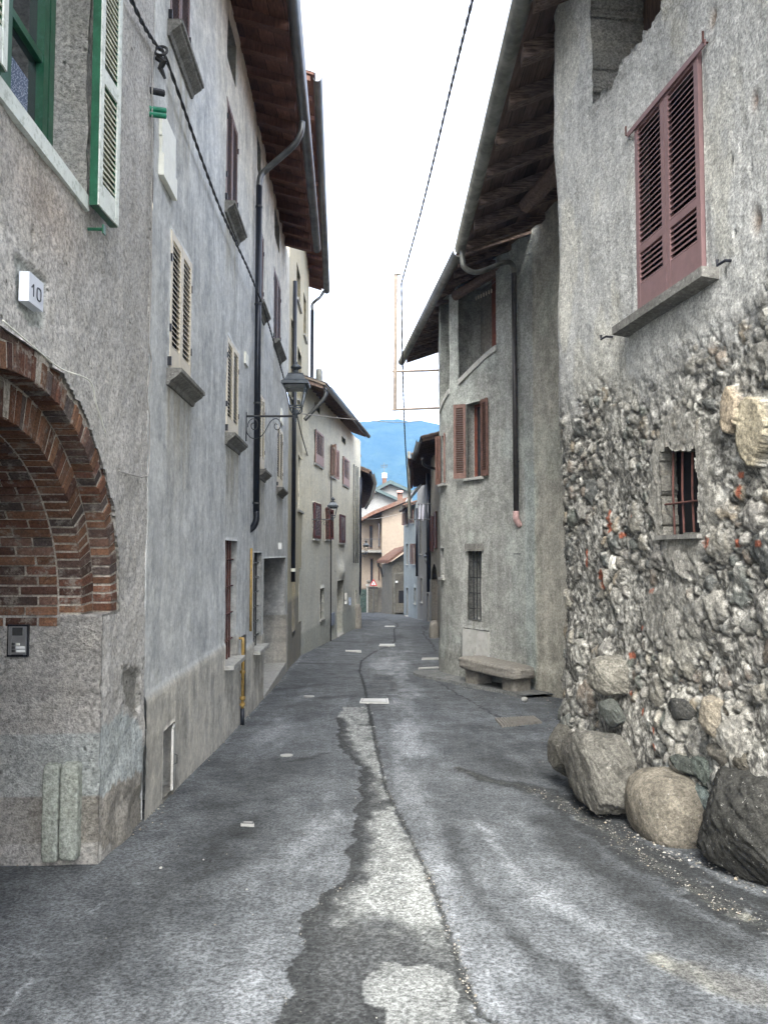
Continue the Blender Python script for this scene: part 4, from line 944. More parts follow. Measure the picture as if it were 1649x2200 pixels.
# ================================================================== L4: cream house with the second lantern
pL4 = Path([(-2.47, 22.4), (-2.31, 24), (-1.42, 34), (-1.27, 35.2), (-1.16, 35.7), (-1.12, 36.3)], 1)
h = L4 = thing('cream_house', base(pL4), 'weathered cream house with faded pink and dark red shutters at the bend', 'house', 'houses on the left side')
ops = []
a1 = add(OP(pL4, 675, 692, 921, 994, .12)); a2 = add(OP(pL4, 709, 718, 957, 1022, .14)); a3 = add(OP(pL4, 735, 748, 979, 1040, .12))
b1 = add(OP(pL4, 672, 686, 1078, 1157, .12)); b2 = add(OP(pL4, 698, 705, 1090, 1158, .14)); b3 = add(OP(pL4, 728, 739, 1104, 1166, .12))
at1 = add(OP(pL4, 675, 687, 862, 878, .4)); at2 = add(OP(pL4, 734, 742, 936, 948, .4)); gw = add(OP(pL4, 687, 696, 1265, 1332, .25)); dr = add(OP(pL4, 724, 737, 1248, 1362, .6)); dr['z0'] = float(g(31)) + .05
nr_ = add(OP(pL4, 762, 765, 1268, 1312, .2))
def cL4(S, Z):
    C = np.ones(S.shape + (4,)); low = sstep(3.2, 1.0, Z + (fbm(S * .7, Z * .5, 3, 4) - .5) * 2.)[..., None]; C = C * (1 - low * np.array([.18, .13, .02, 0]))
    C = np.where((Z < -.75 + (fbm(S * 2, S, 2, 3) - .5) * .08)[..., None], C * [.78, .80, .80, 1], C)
    return C
def dL4(S, Z): return (fbm(S * 1.2, Z * 1.2, 3, 14) - .5) * .05 + (fbm(S * 8, Z * 8, 2, 15) - .5) * .01 + .16 * np.exp(-((S - .5 * (dr['s0'] + dr['s1'])) / .8) ** 2 - ((Z - dr['z1'] - .35) / .35) ** 2) * (Z > dr['z1'] - .02)
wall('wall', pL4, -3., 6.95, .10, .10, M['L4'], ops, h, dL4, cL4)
window(h, pL4, a1, 'closed', 'pinkbrown', 'light', nleaf=1, frame='brown', off=.03, solid=.3, label='top left window, faded pink shutter closed', sproj=.06)
window(h, pL4, a2, 'open', 'pinkbrown', 'light', frame='brown', angs=(math.radians(150), math.radians(172)), sproj=.06)
window(h, pL4, a3, 'closed', 'pinkbrown', 'light', nleaf=1, frame='brown', off=.03, solid=.3, sproj=.06)
window(h, pL4, b1, 'closed', 'darkred', 'light', nleaf=1, frame='darkred', off=.03, sproj=.06)
window(h, pL4, b2, 'open', 'darkred', 'light', frame='darkred', angs=(math.radians(150), math.radians(165)), sproj=.06)
window(h, pL4, b3, 'closed', 'darkred', 'light', nleaf=1, frame='darkred', off=.03, sproj=.06)
window(h, pL4, at1, 'dark', frame='dark'); window(h, pL4, at2, 'dark', frame='dark')
window(h, pL4, gw, 'dark', frame='black', sill='light', bars=(2, 3, 'iron'), sproj=.06); window(h, pL4, nr_, 'dark', frame='black')
fr = FR(pL4, dr['s0'], dr['s1']); w = dr['s1'] - dr['s0']; b = MB(); b.fbox(fr, -w / 2, w / 2, -.6, -.55, dr['z0'] - .1, dr['z1']); b.build('door', M['wood_dark'], h)
b = MB(); b.fbox(fr, -w / 2, w / 2, -.5, .06, dr['z0'] - .3, dr['z0'] + .02); b.build('threshold', M['stone_light'], h)
ga4, gb4 = at(699, 831, 22.4), at(788, 937, 34.2); pre = ga4 - (gb4 - ga4) * .0
roof(h, [tuple(ga4), tuple(gb4)], 1, slope=.36, tile='tile_grey', board='wood_pale', wood_='wood_old', gr=.09, rlen=1.0, rsp=.6, back=4)
pipe(h, [tuple(ga4 + np.array([0, .15, -.05])), (ga4[0] - .05, ga4[1] + .15, ga4[2] - .3), (ga4[0] - .45, ga4[1] + .2, ga4[2] - .75), tuple(FR(pL4, .2)(0, .1, ga4[2] - .95))], .06, 'gutter')
pp = at(772, 1190, 36.0); pipe(h, [(pp[0], 36.0, 5.2), (pp[0], 36.0, at(772, 1255, 36.)[2]), (pp[0] - .1, 36.0, at(772, 1270, 36.)[2])], .09)
s, _ = pL4.hit(708, 1190); fr = FR(pL4, s); pipe(h, [fr(0, .05, 5.6), fr(0, .05, float(g(30)) - .05)], .022, 'pipe_grey')
s, zt_ = pL4.hit(713, 1317); fr = FR(pL4, s); b = MB(); b.fbox(fr, -.38, .38, 0, .05, pL4.hit(713, 1343)[1], zt_); b.build('meter_cabinet', M['bluebox'], h)
s, zt_ = pL4.hit(743, 1273); fr = FR(pL4, s)
for (x, y0, y1, wd, m_) in ((741, 1274, 1288, .28, 'cabinet'), (741, 1290, 1298, .16, 'white'), (749.5, 1284, 1300, .2, 'bluebox'), (735, 1214, 1222, .05, 'white')):
    s, zt_ = pL4.hit(x, y0); fr = FR(pL4, s); b = MB(); b.fbox(fr, -wd / 2, wd / 2, 0, .09, pL4.hit(x, y1)[1], zt_); b.build('letter_box' if m_ == 'cabinet' else 'wall_box', M[m_], h)
for x in (757, 762, 766): s, _ = pL4.hit(x, 1190); fr = FR(pL4, s); pipe(h, [fr(0, .06, 5.6), fr(0, .06, pL4.hit(x, 1210)[1])], .03, 'gutter_old')
lump('corner_stone', (*at(764, 1320, 35.3)[:2], float(g(35.3)) + .45), (.5, .5, 1.3), M['R3'], h, 4, .08, 8)
# chimney flue on the near roof
c = at(685, 830, 26.5); b = MB(); b.lathe((c[0], 26.5, c[2] - .9), [(.09, 0), (.09, 1.0), (.16, 1.0), (.16, 1.06), (.12, 1.06), (.12, 1.42), (.10, 1.5)], 12); fl = b.build('flue', M['gutter_old'], h)

# ================================================================== L5: low house with the dark overhanging roof
pL5 = Path([(-1.75, 36.6), (-1.55, 45)], 1)
h = L5 = thing('low_dark_house', base(pL5), 'low house with deep dark overhanging roof just past the cream house', 'house', 'houses on the left side')
wall('wall', pL5, -4, 5.9, .3, .3, M['R3'], [], h)
roof(h, [tuple(at(796, 1016, 36.6)), tuple(at(803, 1038, 41.)), tuple(at(796, 1068, 48.)), tuple(at(783, 1092, 56.))], 1, slope=.42, tile='tile_grey', board='wood_dark', wood_='wood_dark', rlen=1.3, rsp=.45, back=4, gr=.09)
b = MB(); c = at(767, 1003, 40.); b.box(c[0] - .13, c[0] + .13, 39.8, 40.2, c[2] - .8, c[2] + .25); ch = b.build('chimney', M['gable'], h)
b = MB(); b.box(c[0] - .11, c[0] + .13, 39.82, 40.18, c[2] + .25, c[2] + .55); b.box(c[0] - .17, c[0] + .19, 39.75, 40.25, c[2] + .55, c[2] + .64); b.build('chimney_cap', M['tile'], ch)

# ================================================================== R1: rubble stone house
def RX(y): return 3.007 - .136 * y
pR1 = Path([(RX(1.), 1.), (RX(8.3), 8.3), (1.862, 8.46), (1.90, 8.62), (2.02, 8.75), (2.3, 8.85), (4.2, 9.1)], -1)
h = R1 = thing('rubble_stone_house', base(pR1), 'old rubble stone and worn plaster house with wine red shutters, nearest on the right', 'house', 'houses on the right side')
def PW(x, y): s, z = pR1.hit(x, y); return s, z
oS = OP(pR1, 1372, 1514, 262, 686, .12, xref=1374)
oS['z1'] = PW(1374, 262)[1]; oS['z0'] = PW(1377, 684)[1]
def small_mask(s, z, a=PW(1416, 1060)[0], b=PW(1493, 1060)[0], z0=PW(1435, 1148)[1], z1=PW(1440, 968)[1]):
    j = (vnoise(s * 17, z * 17, 5) - .5) * .035
    return (s > min(a, b) + j) & (s < max(a, b) + j) & (z > z0 + j) & (z < z1 + j * 2 + .03 * np.sin(s * 9))
a_, b_ = sorted((PW(1416, 1060)[0], PW(1493, 1060)[0])); oB = dict(mask=small_mask, d=.15, col=(.20, .195, .175, 1))
oL = dict(s0=PW(1440, 0)[0] - .8, s1=PW(1268, 0)[0], z0=PW(1290, 205)[1], z1=7.35, d=.55, col=(.17, .165, .15, 1))
def lmask(s, z):
    j = (fbm(s * 7, z * 7, 3, 5) - .5) * .16; return (s > oL['s0']) & (s < oL['s1'] + j * .3) & (z > oL['z0'] + j) & (z < 7.35)
oL['mask'] = lmask
su = np.concatenate([np.arange(0, 2.4, .06), np.arange(2.4, 7.75, .0135), np.arange(7.75, pR1.len, .12)])
bzs = [(1180, 830), (1260, 815), (1350, 800), (1440, 745), (1530, 665), (1649, 560)]
BZ = sorted(PW(x, y) for x, y in bzs); BS = np.array([p[0] for p in BZ]); BV = np.array([p[1] for p in BZ])
PAL = [(.20, .20, .185), (.25, .245, .225), (.33, .32, .29), (.15, .16, .15), (.38, .36, .31), (.30, .26, .20), (.13, .135, .13), (.24, .23, .20), (.46, .45, .41), (.22, .19, .16), (.29, .28, .26), (.17, .185, .165)]
STN = []
r1 = random.Random(5)
def free(s, z, r):
    for (a, b_2, q, *_ ) in STN:
        if abs(a - s) < r + q and abs(b_2 - z) < r + q and math.hypot(a - s, b_2 - z) < .80 * (r + q): return False
    return True
for (n, lo, hi) in ((90, .13, .19), (500, .075, .125), (2500, .04, .07), (3500, .02, .038)):
    for _ in range(n):
        s = r1.uniform(2.6, 7.8); z = r1.uniform(-.95, 3.6); zb = np.interp(s, BS, BV); low = (zb - z) / 3.
        if z > zb + .05: continue
        r = r1.uniform(lo, hi) * (1.0 if low > .6 else .85)
        if lo > .1 and z > .6 and r1.random() < .7: continue
        if low < .35 and lo > .07 and r1.random() < .75: continue
        if abs(s - .5 * (a_ + b_)) < .42 and 1.75 < z < 3.0 and lo > .03: continue
        if free(s, z, r): STN.append((s, z, r, r1.uniform(.35, 1.1), r1.choice((0, 1.57, 1.57)) + r1.uniform(-.5, .5), r1.choice(PAL), r1.uniform(.5, 1.), r1.uniform(2.2, 4.)))
RED = [(1390, 1270, .028, .012), (1283, 1235, .045, .04), (1296, 1120, .022, .075), (1285, 1250, .04, .05), (1252, 1200, .02, .06), (1512, 1165, .03, .03), (1570, 1165, .03, .02), (1620, 1168, .025, .018), (1572, 1020, .022, .016), (1570, 1055, .012, .03), (1376, 1530, .018, .02), (1347, 1492, .015, .015), (1405, 1570, .014, .016), (1412, 1605, .02, .02), (1370, 1350, .012, .018), (1262, 1090, .014, .012), (1350, 1108, .01, .012), (1490, 1680, .014, .014), (1345, 1408, .04, .02), (1325, 1150, .02, .02)]
def build_R1():
    zu = np.concatenate([np.arange(-1.4, -.9, .06), np.arange(-.9, 3.9, .0135), np.arange(3.9, 8.2, .03)])
    S, Z = np.meshgrid(su, zu, indexing='ij')
    D = (fbm(S * .8, Z * .8, 3, 1) - .5) * .09 + (fbm(S * 3.5, Z * 3.5, 4, 2) - .5) * .03 + (fbm(S * 16, Z * 16, 3, 2) - .5) * .008
    zb = np.interp(S, BS, BV) + (fbm(S * 2.5, Z * 2.5, 4, 12) - .5) * .5
    ex = sstep(.25, -.7, Z - zb)          # how far the render has fallen off
    C = np.ones(S.shape + (3,)) * np.array([.53, .535, .525])
    n = fbm(S * 1.1, Z * .5, 4, 33)[..., None]; C = C * (1 - .25 * sstep(.45, .7, n)) + np.array([.04, .03, .0]) * sstep(.5, .6, fbm(S * 1.7, Z * .9, 4, 35))[..., None]
    st = sstep(.55, .75, fbm(S * 9, Z * .9, 4, 36))[..., None]; C = C * (1 - .14 * st)
    sp_ = fbm(S * 22, Z * 22, 4, 140, .8)[..., None]; mort = np.array([.25, .245, .225]) * (.45 + 1.1 * fbm(S * 5, Z * 5, 5, 40)[..., None]) * (.35 + 1.3 * sstep(.36, .64, sp_)) + .16 * sstep(.60, .70, sp_); C = C * (1 - ex[..., None]) + mort * ex[..., None]
    D = D - ex * .045 + ex * (fbm(S * 3, Z * 3.5, 4, 43) - .5) * .07 + ex * (fbm(S * 12, Z * 12, 4, 44) - .5) * .022 + ex * (fbm(S * 34, Z * 34, 3, 45) - .5) * .016
    # darker band along the corner, fading out higher up
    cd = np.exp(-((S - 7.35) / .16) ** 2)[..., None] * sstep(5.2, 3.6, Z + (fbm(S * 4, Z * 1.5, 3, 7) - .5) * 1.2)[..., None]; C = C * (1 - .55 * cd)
    D = D - .10 * sstep(7.1, 7.5, S) ** 2
    F1 = np.full(S.shape, 9.); F2 = np.full(S.shape, 9.); ID = np.full(S.shape, -1)
    wS = S + (fbm(S * 7, Z * 7, 4, 51) - .5) * .045; wZ = Z + (fbm(S * 7, Z * 7, 4, 52) - .5) * .045
    for q_, (s, z, r, ar, rot, c, hh, pw) in enumerate(STN):
        e = r * 2.6; i0, i1 = np.searchsorted(su, [s - e, s + e]); j0, j1 = np.searchsorted(zu, [z - e, z + e])
        if i1 <= i0 or j1 <= j0: continue
        a, b2 = wS[i0:i1, j0:j1] - s, wZ[i0:i1, j0:j1] - z; cr, sr = math.cos(rot), math.sin(rot)
        u, v = (a * cr + b2 * sr) / r, (-a * sr + b2 * cr) / (r * (.45 + .5 * ar)); rr = (np.abs(u) ** 2.6 + np.abs(v) ** 2.6) ** (1 / 2.6)
        f1, f2, idd = F1[i0:i1, j0:j1], F2[i0:i1, j0:j1], ID[i0:i1, j0:j1]; m = rr < f1
        F2[i0:i1, j0:j1] = np.where(m, f1, np.minimum(f2, rr)); F1[i0:i1, j0:j1] = np.where(m, rr, f1); ID[i0:i1, j0:j1] = np.where(m, q_, idd)
    A_ = np.array([(p[0], p[1], p[2], p[6], *p[5]) for p in STN]); ok = ID >= 0; P_ = A_[np.clip(ID, 0, None)]
    r_ = P_[..., 2]; gap_ = (F2 - F1) * r_ * .5; lim_ = np.clip(1.45 - F1, 0, 1)
    uu, vv_ = (S - P_[..., 0]) / r_, (Z - P_[..., 1]) / r_; fa, fb, fc = P_[..., 0] * 57.3, P_[..., 1] * 83.1, P_[..., 0] * 31.7 + P_[..., 1] * 19
    kk = np.minimum(r_, .085); edge_ = sstep(.002, .016, gap_) * sstep(0, .12, lim_)
    top = np.minimum(1., np.minimum(.72 + .55 * (uu * np.cos(fa) + vv_ * np.sin(fa)), np.minimum(.8 + .5 * (uu * np.cos(fb) + vv_ * np.sin(fb)), .85 + .6 * (uu * np.cos(fc) + vv_ * np.sin(fc)))))
    H = kk * (.22 + .36 * P_[..., 3]) * np.clip(top, .1, 1) + (fbm(S * 16, Z * 16, 4, 61) - .5) * .012
    sm = fbm(S * 1.8, Z * 1.8, 4, 62) + .072 + .36 * (vnoise(fa, fb, 3) - .5) - .10 * sstep(1.0, -.6, Z) - .05 * sstep(6.4, 7.2, S)   # where mortar still covers the stones
    show = sstep(.59, .51, sm) * np.clip(ex * 2.2 - .35, 0, 1) * ok
    m = edge_ * show; D = D + m * H - (1 - edge_) * show * .017
    sc_ = P_[..., 4:7] * (.45 + .85 * fbm(S * 14, Z * 20, 5, 64, .75)[..., None]) * 1.0 * np.where(vnoise(fb, fc, 5)[..., None] > .86, 1.9, 1.)
    mk = (sstep(.2, .8, m) * (.35 + .65 * sstep(.38, .52, fbm(S * 13, Z * 13, 4, 65))))[..., None]; C = C * (1 - mk) + sc_ * mk
    C = C * (1 - .25 * (show * (1 - edge_))[..., None])
    for (x, y, a, b2) in RED:
        s, z = PW(x, y); rr = ((S - s) / (a * 1.7)) ** 2 + ((Z - z) / (b2 * 1.4)) ** 2 + (fbm(S * 30, Z * 30, 2, 4) - .5) * 1.2; q = (rr < 1)
        C = np.where(q[..., None], np.array([.30, .105, .065]), C)
    # big ochre stone with a slot, upper right; plaster patch round the barred window
    s, z = PW(1610, 920); q = ((S - s) / .16) ** 2 + ((Z - z) / .22) ** 2 < 1 + (fbm(S * 8, Z * 8, 2, 3) - .5); C = np.where(q[..., None], np.array([.42, .375, .28]) * (.7 + .6 * fbm(S * 9, Z * 9, 4, 8)[..., None]), C); D = np.where(q, D * .3 + .03, D)
    s, z = PW(1568, 890); q = ((S - s) / .10) ** 2 + ((Z - z) / .17) ** 2 < 1 + (fbm(S * 8, Z * 8, 2, 3) - .5); C = np.where(q[..., None], [.43, .36, .27], C); D = np.where(q, D * .3 + .04, D)
    s, z = PW(1453, 1060); q = sstep(1.3, .8, ((S - s) / .46) ** 2 + ((Z - z) / .62) ** 2 + (fbm(S * 5, Z * 5, 3, 6) - .5)); C = C * (1 - .6 * q[..., None]) + np.array([.33, .32, .29]) * .6 * q[..., None]; D = D * (1 - .7 * q) + q * .0
    s, z = PW(1430, 1330); q = sstep(1.2, .7, ((S - s) / .45) ** 2 + ((Z - z) / .28) ** 2 + (fbm(S * 5, Z * 5, 3, 7) - .5)); C = C * (1 - .5 * q[..., None]) + np.array([.24, .235, .215]) * .5 * q[..., None]; D = D * (1 - .5 * q)
    for (x, y, rs, dp, c) in ((1530, 40, .04, .04, (.30, .2, .13)), (1630, 475, .05, .03, (.24, .17, .12)), (1622, 215, .035, .02, (.26, .17, .13)), (1618, 362, .012, .03, None), (1575, 345, .02, .02, None), (1585, 500, .012, .02, None), (1560, 585, .02, .02, None), (1595, 318, .01, .02, None)):
        s, z = PW(x, y); rr = np.hypot((S - s) / rs, (Z - z) / (rs * 1.7)); f = np.exp(-rr ** 2 * 1.2); D = D - dp * f
        C = C * (1 - f[..., None] * .8) + np.array(c or (.05, .05, .045)) * f[..., None] * .8
    # worn edge of the loggia parapet is darker and broken
    e = np.exp(-(np.abs(Z - oL['z0']) / .12) ** 2) * (S < oL['s1'] + .1) * (S > oL['s0']); D = D + e * (fbm(S * 14, Z * 14, 3, 4) - .5) * .09; C = C * (1 - .35 * e[..., None] * fbm(S * 9, Z * 9, 2, 4)[..., None])
    # flatten behind the shutters
    q = sstep(1.15, 1.0, np.maximum(np.abs(S - .5 * (oS['s0'] + oS['s1'])) / (.5 * (oS['s1'] - oS['s0']) + .02), np.abs(Z - .5 * (oS['z0'] + oS['z1'])) / (.5 * (oS['z1'] - oS['z0']) + .02))); D = D * (1 - q)
    # batter at the foot
    D = D + sstep(1.2, -.9, Z) * .10
    Dd = dict(); from_grid = (D, np.concatenate([C, np.ones(S.shape + (1,))], -1))
    return zu, from_grid
def wall_grid(name, path, su, zu, D, C, ops, m, parent, ztop):
    P = np.array([path.pos(s) for s in su]); N = np.array([path.nrm(s) for s in su]); S, Z = np.meshgrid(su, zu, indexing='ij'); Zv = np.minimum(Z, ztop(P)[:, None])
    V = np.stack([P[:, 0][:, None] + N[:, 0][:, None] * D, P[:, 1][:, None] + N[:, 1][:, None] * D, Zv], -1).reshape(-1, 3)
    ns, nz = S.shape; idx = np.arange(ns * nz).reshape(ns, nz); sc = .5 * (S[1:, 1:] + S[:-1, :-1]); zc = .5 * (Z[1:, 1:] + Z[:-1, :-1])
    O = np.full((ns - 1, nz - 1), -1)
    for k, o in enumerate(ops):
        mk = o['mask'](sc, zc) if 'mask' in o else (sc > o['s0']) & (sc < o['s1']) & (zc > o['z0']) & (zc < o['z1']); O[mk] = k
    Q = np.stack([idx[:-1, :-1], idx[1:, :-1], idx[1:, 1:], idx[:-1, 1:]], -1)[O < 0]
    ev, eq, ec = [], [], []; inner = {}
    def inn(k, i, j):
        if (k, i, j) not in inner:
            d = ops[k]['d'] + D[i, j]; p = V[idx[i, j]]; ev.append((p[0] - N[i, 0] * d, p[1] - N[i, 1] * d, p[2])); ec.append(ops[k].get('col', (.3, .29, .27, 1))); inner[(k, i, j)] = len(V) + len(ev) - 1
        return inner[(k, i, j)]
    for i, j in np.argwhere(O >= 0):
        k = O[i, j]
        for (di, dj, (e0, e1)) in ((-1, 0, ((i, j), (i, j + 1))), (1, 0, ((i + 1, j + 1), (i + 1, j))), (0, -1, ((i + 1, j), (i, j))), (0, 1, ((i, j + 1), (i + 1, j + 1)))):
            a, b2 = i + di, j + dj
            if 0 <= a < ns - 1 and 0 <= b2 < nz - 1 and O[a, b2] < 0: eq.append([idx[e0], idx[e1], inn(k, *e1), inn(k, *e0)])
    V = np.concatenate([V, np.array(ev)]); Q = np.concatenate([Q, np.array(eq)]); C = np.concatenate([C.reshape(-1, 4), np.array(ec)])
    return npmesh(name, V, Q, m, parent, True, C)
zu_, (D_, C_) = build_R1()
wall_grid('wall', pR1, su, zu_, D_, C_, [oS, oB, oL], M['rubble'], h, lambda P: 7.42 + .38 * (P[:, 0] - 1.53))
b = MB(); b.hexa([(RX(1), 1, -1), (7.5, 1, -1), (7.5, 9.2, -1), (4.2, 9.1, -1), (RX(1), 1, 7.6), (7.5, 1, 7.9), (7.5, 9.2, 7.9), (4.2, 9.1, 7.6)])
b = MB(); b.quad((RX(1), 1, -1), (7.5, 1, -1), (7.5, 1, 8.6), (RX(1), 1, 7.9)); b.quad((7.5, 1, -1), (7.5, 9.2, -1), (7.5, 9.2, 8.6), (7.5, 1, 8.6)); b.quad((4.2, 9.1, -1), (7.5, 9.2, -1), (7.5, 9.2, 8.6), (4.2, 9.1, 8.4)); b.build('rear_wall', M['R3'], h)
# shuttered window
wS = window(h, pR1, oS, 'closed', 'wine', None, frame='wine', off=-.005, mids=(.335,), solid=.26, pitch=.046)
fr = FR(pR1, oS['s0'], oS['s1']); w = oS['s1'] - oS['s0']
s0_, s1_ = PW(1548, 600)[0], PW(1345, 600)[0]; fs = FR(pR1, s0_, s1_); ws = s1_ - s0_
b = MB(); b.fpoly(fs, [(-.1, oS['z0']), (.14, oS['z0']), (.14, oS['z0'] - .07), (-.1, oS['z0'] - .10)], -ws / 2, ws / 2); b.build('sill', M['concrete'], wS)
b = MB(); b.fbox(fr, -w / 2 - .12, w / 2 + .1, .034, .045, oS['z1'] - .055, oS['z1'] - .01); b.build('strap', M['wine'], wS)
for sg in (-1, 1): b = MB(); b.tube([fr(sg * (w / 2 + .11), -.02, oS['z1'] - .03), fr(sg * (w / 2 + .11), .05, oS['z1'] - .03), fr(sg * (w / 2 + .11), .05, oS['z1'] + .05)], .008, 6); b.build('shutter_hook', M['rust'], wS)
for (x, y) in ((1310, 727), (1568, 566)): s, z = PW(x, y); f = FR(pR1, s); b = MB(); b.tube([f(-.05, -.02, z), f(-.02, .05, z + .01), f(.04, .07, z), f(.04, .07, z + .04)], .011, 6); b.build('iron_hook', M['black'], h)
# barred opening
f = FR(pR1, a_, b_); w = b_ - a_; zb_, zt_ = PW(1435, 1148)[1], PW(1440, 968)[1]
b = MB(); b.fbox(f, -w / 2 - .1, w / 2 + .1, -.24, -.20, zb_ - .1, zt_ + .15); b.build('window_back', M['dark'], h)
b = MB(); b.fbox(f, -w / 2 + .02, -w / 2 + .10, -.19, -.17, zb_, zt_ - .25); b.build('board', M['inner'], h)
for q_ in (-.25, .02, .28): b = MB(); a = q_ * w; b.tube([f(a, -.06, zb_ - .05), f(a + .006, -.055, (zb_ + zt_) / 2), f(a - .004, -.06, zt_ + .05)], .0085, 6); b.build('bar', M['rust'], h)
b = MB(); b.tube([f(-w / 2 - .02, -.045, zb_ + .37 * (zt_ - zb_)), f(w / 2 + .02, -.045, zb_ + .37 * (zt_ - zb_))], .009, 6); b.build('bar', M['rust'], h)
b = MB(); b.fbox(f, -w / 2 - .05, w / 2 + .05, -.14, .025, zb_ - .04, zb_ - .005); b.build('sill', M['concrete'], h)
# loggia interior
fl = FR(pR1, oL['s0'], oL['s1']); w = oL['s1'] - oL['s0']
b = MB(); b.fbox(fl, -w / 2 - .2, w / 2 + .1, -.62, -.56, oL['z0'] - .1, 7.6); b.build('loggia_back', M['wood_dark'], h)
for x in (1362, 1378, 1398): s, _ = PW(x, 0); a = s - .5 * (oL['s0'] + oL['s1']); b = MB(); b.fbox(fl, a - .03, a + .03, -.54, -.46, oL['z0'], 7.5); b.build('timber_post', M['wine' if x == 1362 else 'wood_old'], h)
# boulders at the foot
def boulder(px, py, w, hgt, Y, dpt, p=2.3, nz=.08, sd=1, col=(.25, .24, .21), rz=0.13, lab=None):
    c = at(px, py, Y); k = Y / F
    o = lump('boulder', (c[0] + .03, Y + .05, c[2] - .03), (w * k * 1.02, dpt * 1.1, hgt * k), M['rubble'], h, p, nz, sd, rz, 56, 2.2, tuple(x * .8 for x in col))
    if lab: o['label'] = lab
    return o
boulder(1288, 1650, 94, 150, 6.28, .6, 5, .10, 2, (.15, .145, .13), .13, 'squared boulder with a pale top')
boulder(1438, 1735, 160, 158, 5.72, .72, 2.6, .05, 4, (.20, .182, .15), .13, 'smooth round tan boulder')
boulder(1655, 1772, 280, 250, 4.92, .85, 3, .14, 7, (.05, .05, .046), .13, 'large dark boulder')
boulder(1208, 1612, 52, 110, 7.2, .5, 3, .08, 9, (.12, .115, .10)); boulder(1240, 1640, 48, 130, 6.75, .5, 3, .08, 10, (.10, .095, .085))
boulder(1540, 1535, 72, 86, 5.32, .30, 3, .12, 11, (.28, .25, .20)); boulder(1465, 1520, 48, 52, 5.76, .30, 2.4, .08, 12, (.08, .08, .075))
boulder(1310, 1445, 84, 78, 6.86, .36, 4, .16, 13, (.24, .23, .20)); boulder(1310, 1528, 38, 62, 6.72, .34, 2.8, .10, 14, (.13, .14, .13))
boulder(1476, 1640, 60, 42, 5.68, .36, 3, .10, 17, (.09, .10, .09)); boulder(1522, 1655, 46, 74, 5.40, .34, 3, .08, 18, (.12, .14, .125)); boulder(1502, 1715, 26, 66, 5.45, .34, 2.6, .08, 19, (.12, .145, .14))
boulder(1560, 1610, 60, 60, 5.24, .32, 2.6, .12, 20, (.16, .15, .13)); boulder(1610, 1630, 60, 56, 5.0, .30, 2.6, .12, 21, (.13, .12, .10))
G1r = [(1.53, 1.0, 7.4), (1.53, 14.35, 7.4)]
roof(h, G1r, -1, slope=.40, board='board_old', wood_='rafter_old', gm='gutter_old', gr=.10, rlen=2.1, rsp=.95, rw=.15, back=6)
b = MB(); b.tube([(3.2, 9.2, 7.55), (2.35, 12.4, 7.35)], .13, 8); b.build('purlin', M['wood_old'], h)

# ================================================================== R2: rounded grey house
pts = bez([(4.2, 11.4), (3.45, 12.9), (2.97, 14.3), (2.47, 15.4), (1.97, 16.3), (1.57, 17.0), (1.35, 17.7), (1.33, 18.3), (1.46, 20), (1.66, 22), (2.0, 24.6)], 4)
pR2 = Path([tuple(p) for p in pts], -1)
h = R2 = thing('rounded_grey_house', (1.5, 17.0, float(g(17))), 'rough grey house with a rounded front, brown shutters and open loggia under the eaves', 'house', 'houses on the right side')
ops = []
wa = add(OP(pR2, 1003, 1036, 868, 1028, .22, xref=1004)); wb = add(OP(pR2, 948, 957, 935, 1040, .18, xref=950))
wc = add(OP(pR2, 1005, 1034, 1184, 1330, .40, xref=1006)); wd_ = add(OP(pR2, 946, 953, 1178, 1240, .2)); cab = add(OP(pR2, 993, 1051, 1348, 1424, .05))
lg1 = add(OP(pR2, 987, 1067, 700, 817, .6)); lg1['z0'], lg1['z1'] = pR2.hit(1040, 762)[1], 8.1
lg2 = add(OP(pR2, 946, 966, 700, 817, .6)); lg2['z0'], lg2['z1'] = pR2.hit(958, 862)[1], 7.7
lg1['zl'] = (lambda s, a=lg1['s0'], b=lg1['s1']: 5.86 - .46 * np.clip((s - a) / (b - a), 0, 1) ** 1.25)
lg2['zl'] = (lambda s, a=lg2['s0'], b=lg2['s1']: 5.28 - .33 * np.clip((s - a) / (b - a), 0, 1) ** 1.2)
for o in (lg1, lg2):
    o['z0'] = float(o['zl'](o['s1'])); o['mask'] = (lambda s, z, o=o: (s > o['s0']) & (s < o['s1']) & (z > o['zl'](s)) & (z < o['z1']))
g2a, g2b = np.array([1.53, 14.3, 7.4]), at(857, 778, 23.2) + [.15, 0, 0]
def zr2(S):
    P = np.array([pR2.pos(s) for s in S[:, 0]]); t = (g2b - g2a)[:2]; L = np.hypot(*t); t = t / L; q = P - g2a[:2]; d = q[:, 0] * t[1] - q[:, 1] * t[0]; al = np.clip((q @ t) / L, 0, 1)
    z = np.where(q[:, 1] > 0, g2a[2] + (g2b[2] - g2a[2]) * al + .36 * np.maximum(d, 0), 7.4 + .40 * (P[:, 0] - 1.53)) + .02; return np.repeat(z[:, None], S.shape[1], 1)
def dR2(S, Z): return (fbm(S * 1.2, Z * 1.2, 3, 24) - .5) * .05 + (fbm(S * 9, Z * 9, 3, 25) - .5) * .014 + (Z < -.55) * .02
